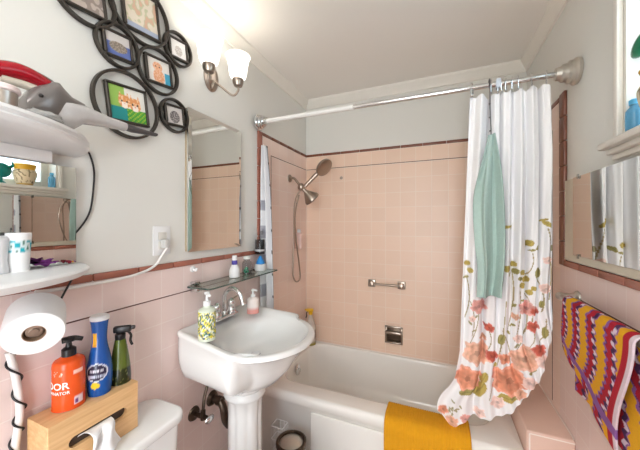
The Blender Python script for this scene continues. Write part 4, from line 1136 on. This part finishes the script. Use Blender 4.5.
for (cyy, czz), R__, k in RG:
    R__ *= .94
    pts = [Vector((.016, cyy+R__*math.cos(2*PI*i/72), czz+R__*math.sin(2*PI*i/72))) for i in range(72)]
    loops = []
    for i in range(73):
        a = 2*PI*i/72; ca, sa = math.cos(a), math.sin(a)
        loops.append([Vector((x, cyy+r_*ca, czz+r_*sa)) for x, r_ in ((.006, R__-.009), (.020, R__-.008), (.022, R__-.005), (.022, R__-.004), (.020, R__), (.006, R__+.001))])
    ring = part('ring', MB().loft(loops), BLACKM, cf, sharp=40)
    hw, hh = (R__*.54, R__*.49) if k != 2 else (R__*.54, R__*.60)
    m_ = Matrix.Translation((0, cyy, czz)) @ Matrix.Rotation(TILT, 4, 'X')
    fw = .009; mb = MB()
    mb.box(.004, .020, -hw-fw, hw+fw, hh, hh+fw, .002, 1, m_); mb.box(.004, .020, -hw-fw, hw+fw, -hh-fw, -hh, .002, 1, m_)
    mb.box(.004, .020, -hw-fw, -hw, -hh, hh, .002, 1, m_); mb.box(.004, .020, hw, hw+fw, -hh, hh, .002, 1, m_)
    for s_, q_ in ((-1, -1), (1, 1)):                    # short rods to the ring
        mb.cyl(m_ @ Vector((.012, s_*(hw+.004), q_*(hh+.004))), m_ @ Vector((.012, s_*(hw+.004)*1.30, q_*(hh+.004)*1.30)), .003, 8)
    fr = part('frame', mb, BLACKM, cf)
    part('picture', MB().sheet(lambda u, v: m_ @ Vector((.012, -hw+u*2*hw, hh-v*2*hh)), 70, 60, pic(k)), COL, fr, solid=.002)

# ------------------------------------------------------------------ sconce on the left wall
sc = thing('wall_sconce', 'nickel wall lamp with two lit white glass shades', 'wall lamp', (0, 1.07, 2.13))
ms = Matrix.Scale(1, 4)
pb = Vector((.0005, 1.068, 2.118))
loops = [[Vector((pb.x+x, pb.y+.046*s_*math.cos(2*PI*i/40), pb.z+.068*s_*math.sin(2*PI*i/40))) for i in range(40)] for x, s_ in ((0, 1), (.006, 1), (.012, .9), (.02, .6), (.024, .2))]
part('back_plate', MB().loft(loops, True, True), NICKEL, sc)
BULBS = []
for (px, pyb), q in (((209, 71), 0), ((238, 85), 1)):
    s0 = on_x(px, pyb, .115)
    part('arm', MB().tube([pb+Vector((.02, 0, -.02)), Vector((.05, pb.y+(s0.y-pb.y)*.25, pb.z-.045)), Vector((.095, pb.y+(s0.y-pb.y)*.75, s0.z-.055)), Vector((.115, s0.y, s0.z-.030)), s0], .0055, 12), NICKEL, sc)
    part('socket', MB().lathe([(.008, -.012), (.020, -.006), (.026, .008), (.028, .028), (.026, .034)], s0, 28), NICKEL, sc)
    part('lamp_shade', MB().lathe([(.027, .026), (.036, .036), (.043, .060), (.046, .085), (.050, .110), (.056, .132), (.060, .140), (.056, .140), (.048, .112), (.040, .07), (.02, .04)], s0, 40, smooth=3, cap=False), SHADE, sc, 'lit white bell shaped glass shade')
    BULBS.append(s0+Vector((0, 0, .10)))

# unseen lamp on the ceiling behind the camera, added as room fill
cl_ = thing('added_fill_lamp', 'round flush fill lamp added on the ceiling behind the camera', 'ceiling lamp', (.70, -.66, H))
part('base', MB().lathe([(.17, -.0005), (.17, -.02), (.15, -.025)], (.70, -.66, H), 40), NICKEL, cl_)
part('dome', MB().lathe([(.155, -.022), (.15, -.05), (.12, -.08), (.07, -.098), (.001, -.102)], (.70, -.66, H), 40), DOME, cl_)

# ------------------------------------------------------------------ light
def light(name, kind, loc, energy, col, rot=None, **k):
    l = bpy.data.lights.new(name, kind); l.energy = energy; l.color = col
    for a, b in k.items(): setattr(l, a, b)
    o = bpy.data.objects.new(name, l); o.location = loc
    if rot: o.rotation_euler = rot
    C.objects.link(o); return o
light('added_fill_light', 'AREA', (.70, -.66, H-.108), 8.5, (1, .98, .96), (0, 0, 0), shape='DISK', size=.30)  # soft room fill, added under the unseen lamp
for b_ in BULBS: light('sconce_bulb', 'POINT', b_, .2, (1, .96, .90), None, shadow_soft_size=.02)
po = light('window_portal', 'AREA', (W+.148, (WY0+WY1)/2, (SILL+WZ1)/2), 1, (1, 1, 1), (0, PI/2, 0), shape='RECTANGLE', size=WZ1-SILL, size_y=WY1-WY0)
po.data.cycles.is_portal = True
pd_ = light('doorway_portal', 'AREA', ((DX0+DX1)/2, YF-.148, DZ/2), 1, (1, 1, 1), (PI/2, 0, 0), shape='RECTANGLE', size=DX1-DX0, size_y=DZ)
pd_.data.cycles.is_portal = True
w = bpy.data.worlds.new('sky'); bpy.context.scene.world = w; w.use_nodes = True
nt = w.node_tree; bg = nt.nodes['Background']
tc_ = nt.nodes.new('ShaderNodeTexCoord'); sp3 = nt.nodes.new('ShaderNodeSeparateXYZ'); nt.links.new(tc_.outputs['Generated'], sp3.inputs[0])
rp = nt.nodes.new('ShaderNodeValToRGB'); rp.color_ramp.elements[0].position = .0; rp.color_ramp.elements[0].color = (.88, .94, 1, 1)
rp.color_ramp.elements[1].position = 1; rp.color_ramp.elements[1].color = (.70, .85, 1, 1)
nt.links.new(sp3.outputs['Z'], rp.inputs[0]); nt.links.new(rp.outputs[0], bg.inputs[0]); bg.inputs[1].default_value = 8.0

# ------------------------------------------------------------------ camera and view
cam = bpy.data.cameras.new('camera'); cam.sensor_width = 36; cam.lens = FPX/640*36; cam.clip_start = .02
cam.shift_y = (PY-225)/640
co = bpy.data.objects.new('camera', cam); co.location = CAM; co.rotation_euler = (PI/2, 0, YAW); C.objects.link(co)
S = bpy.context.scene; S.camera = co
S.view_settings.view_transform = 'Standard'; S.view_settings.look = 'None'; S.view_settings.gamma = 1; S.view_settings.use_curve_mapping = False
S.view_settings.exposure = 0.57
S.cycles.max_bounces = 12; S.cycles.diffuse_bounces = 6; S.cycles.transparent_max_bounces = 16; S.cycles.caustics_reflective = False; S.cycles.caustics_refractive = False
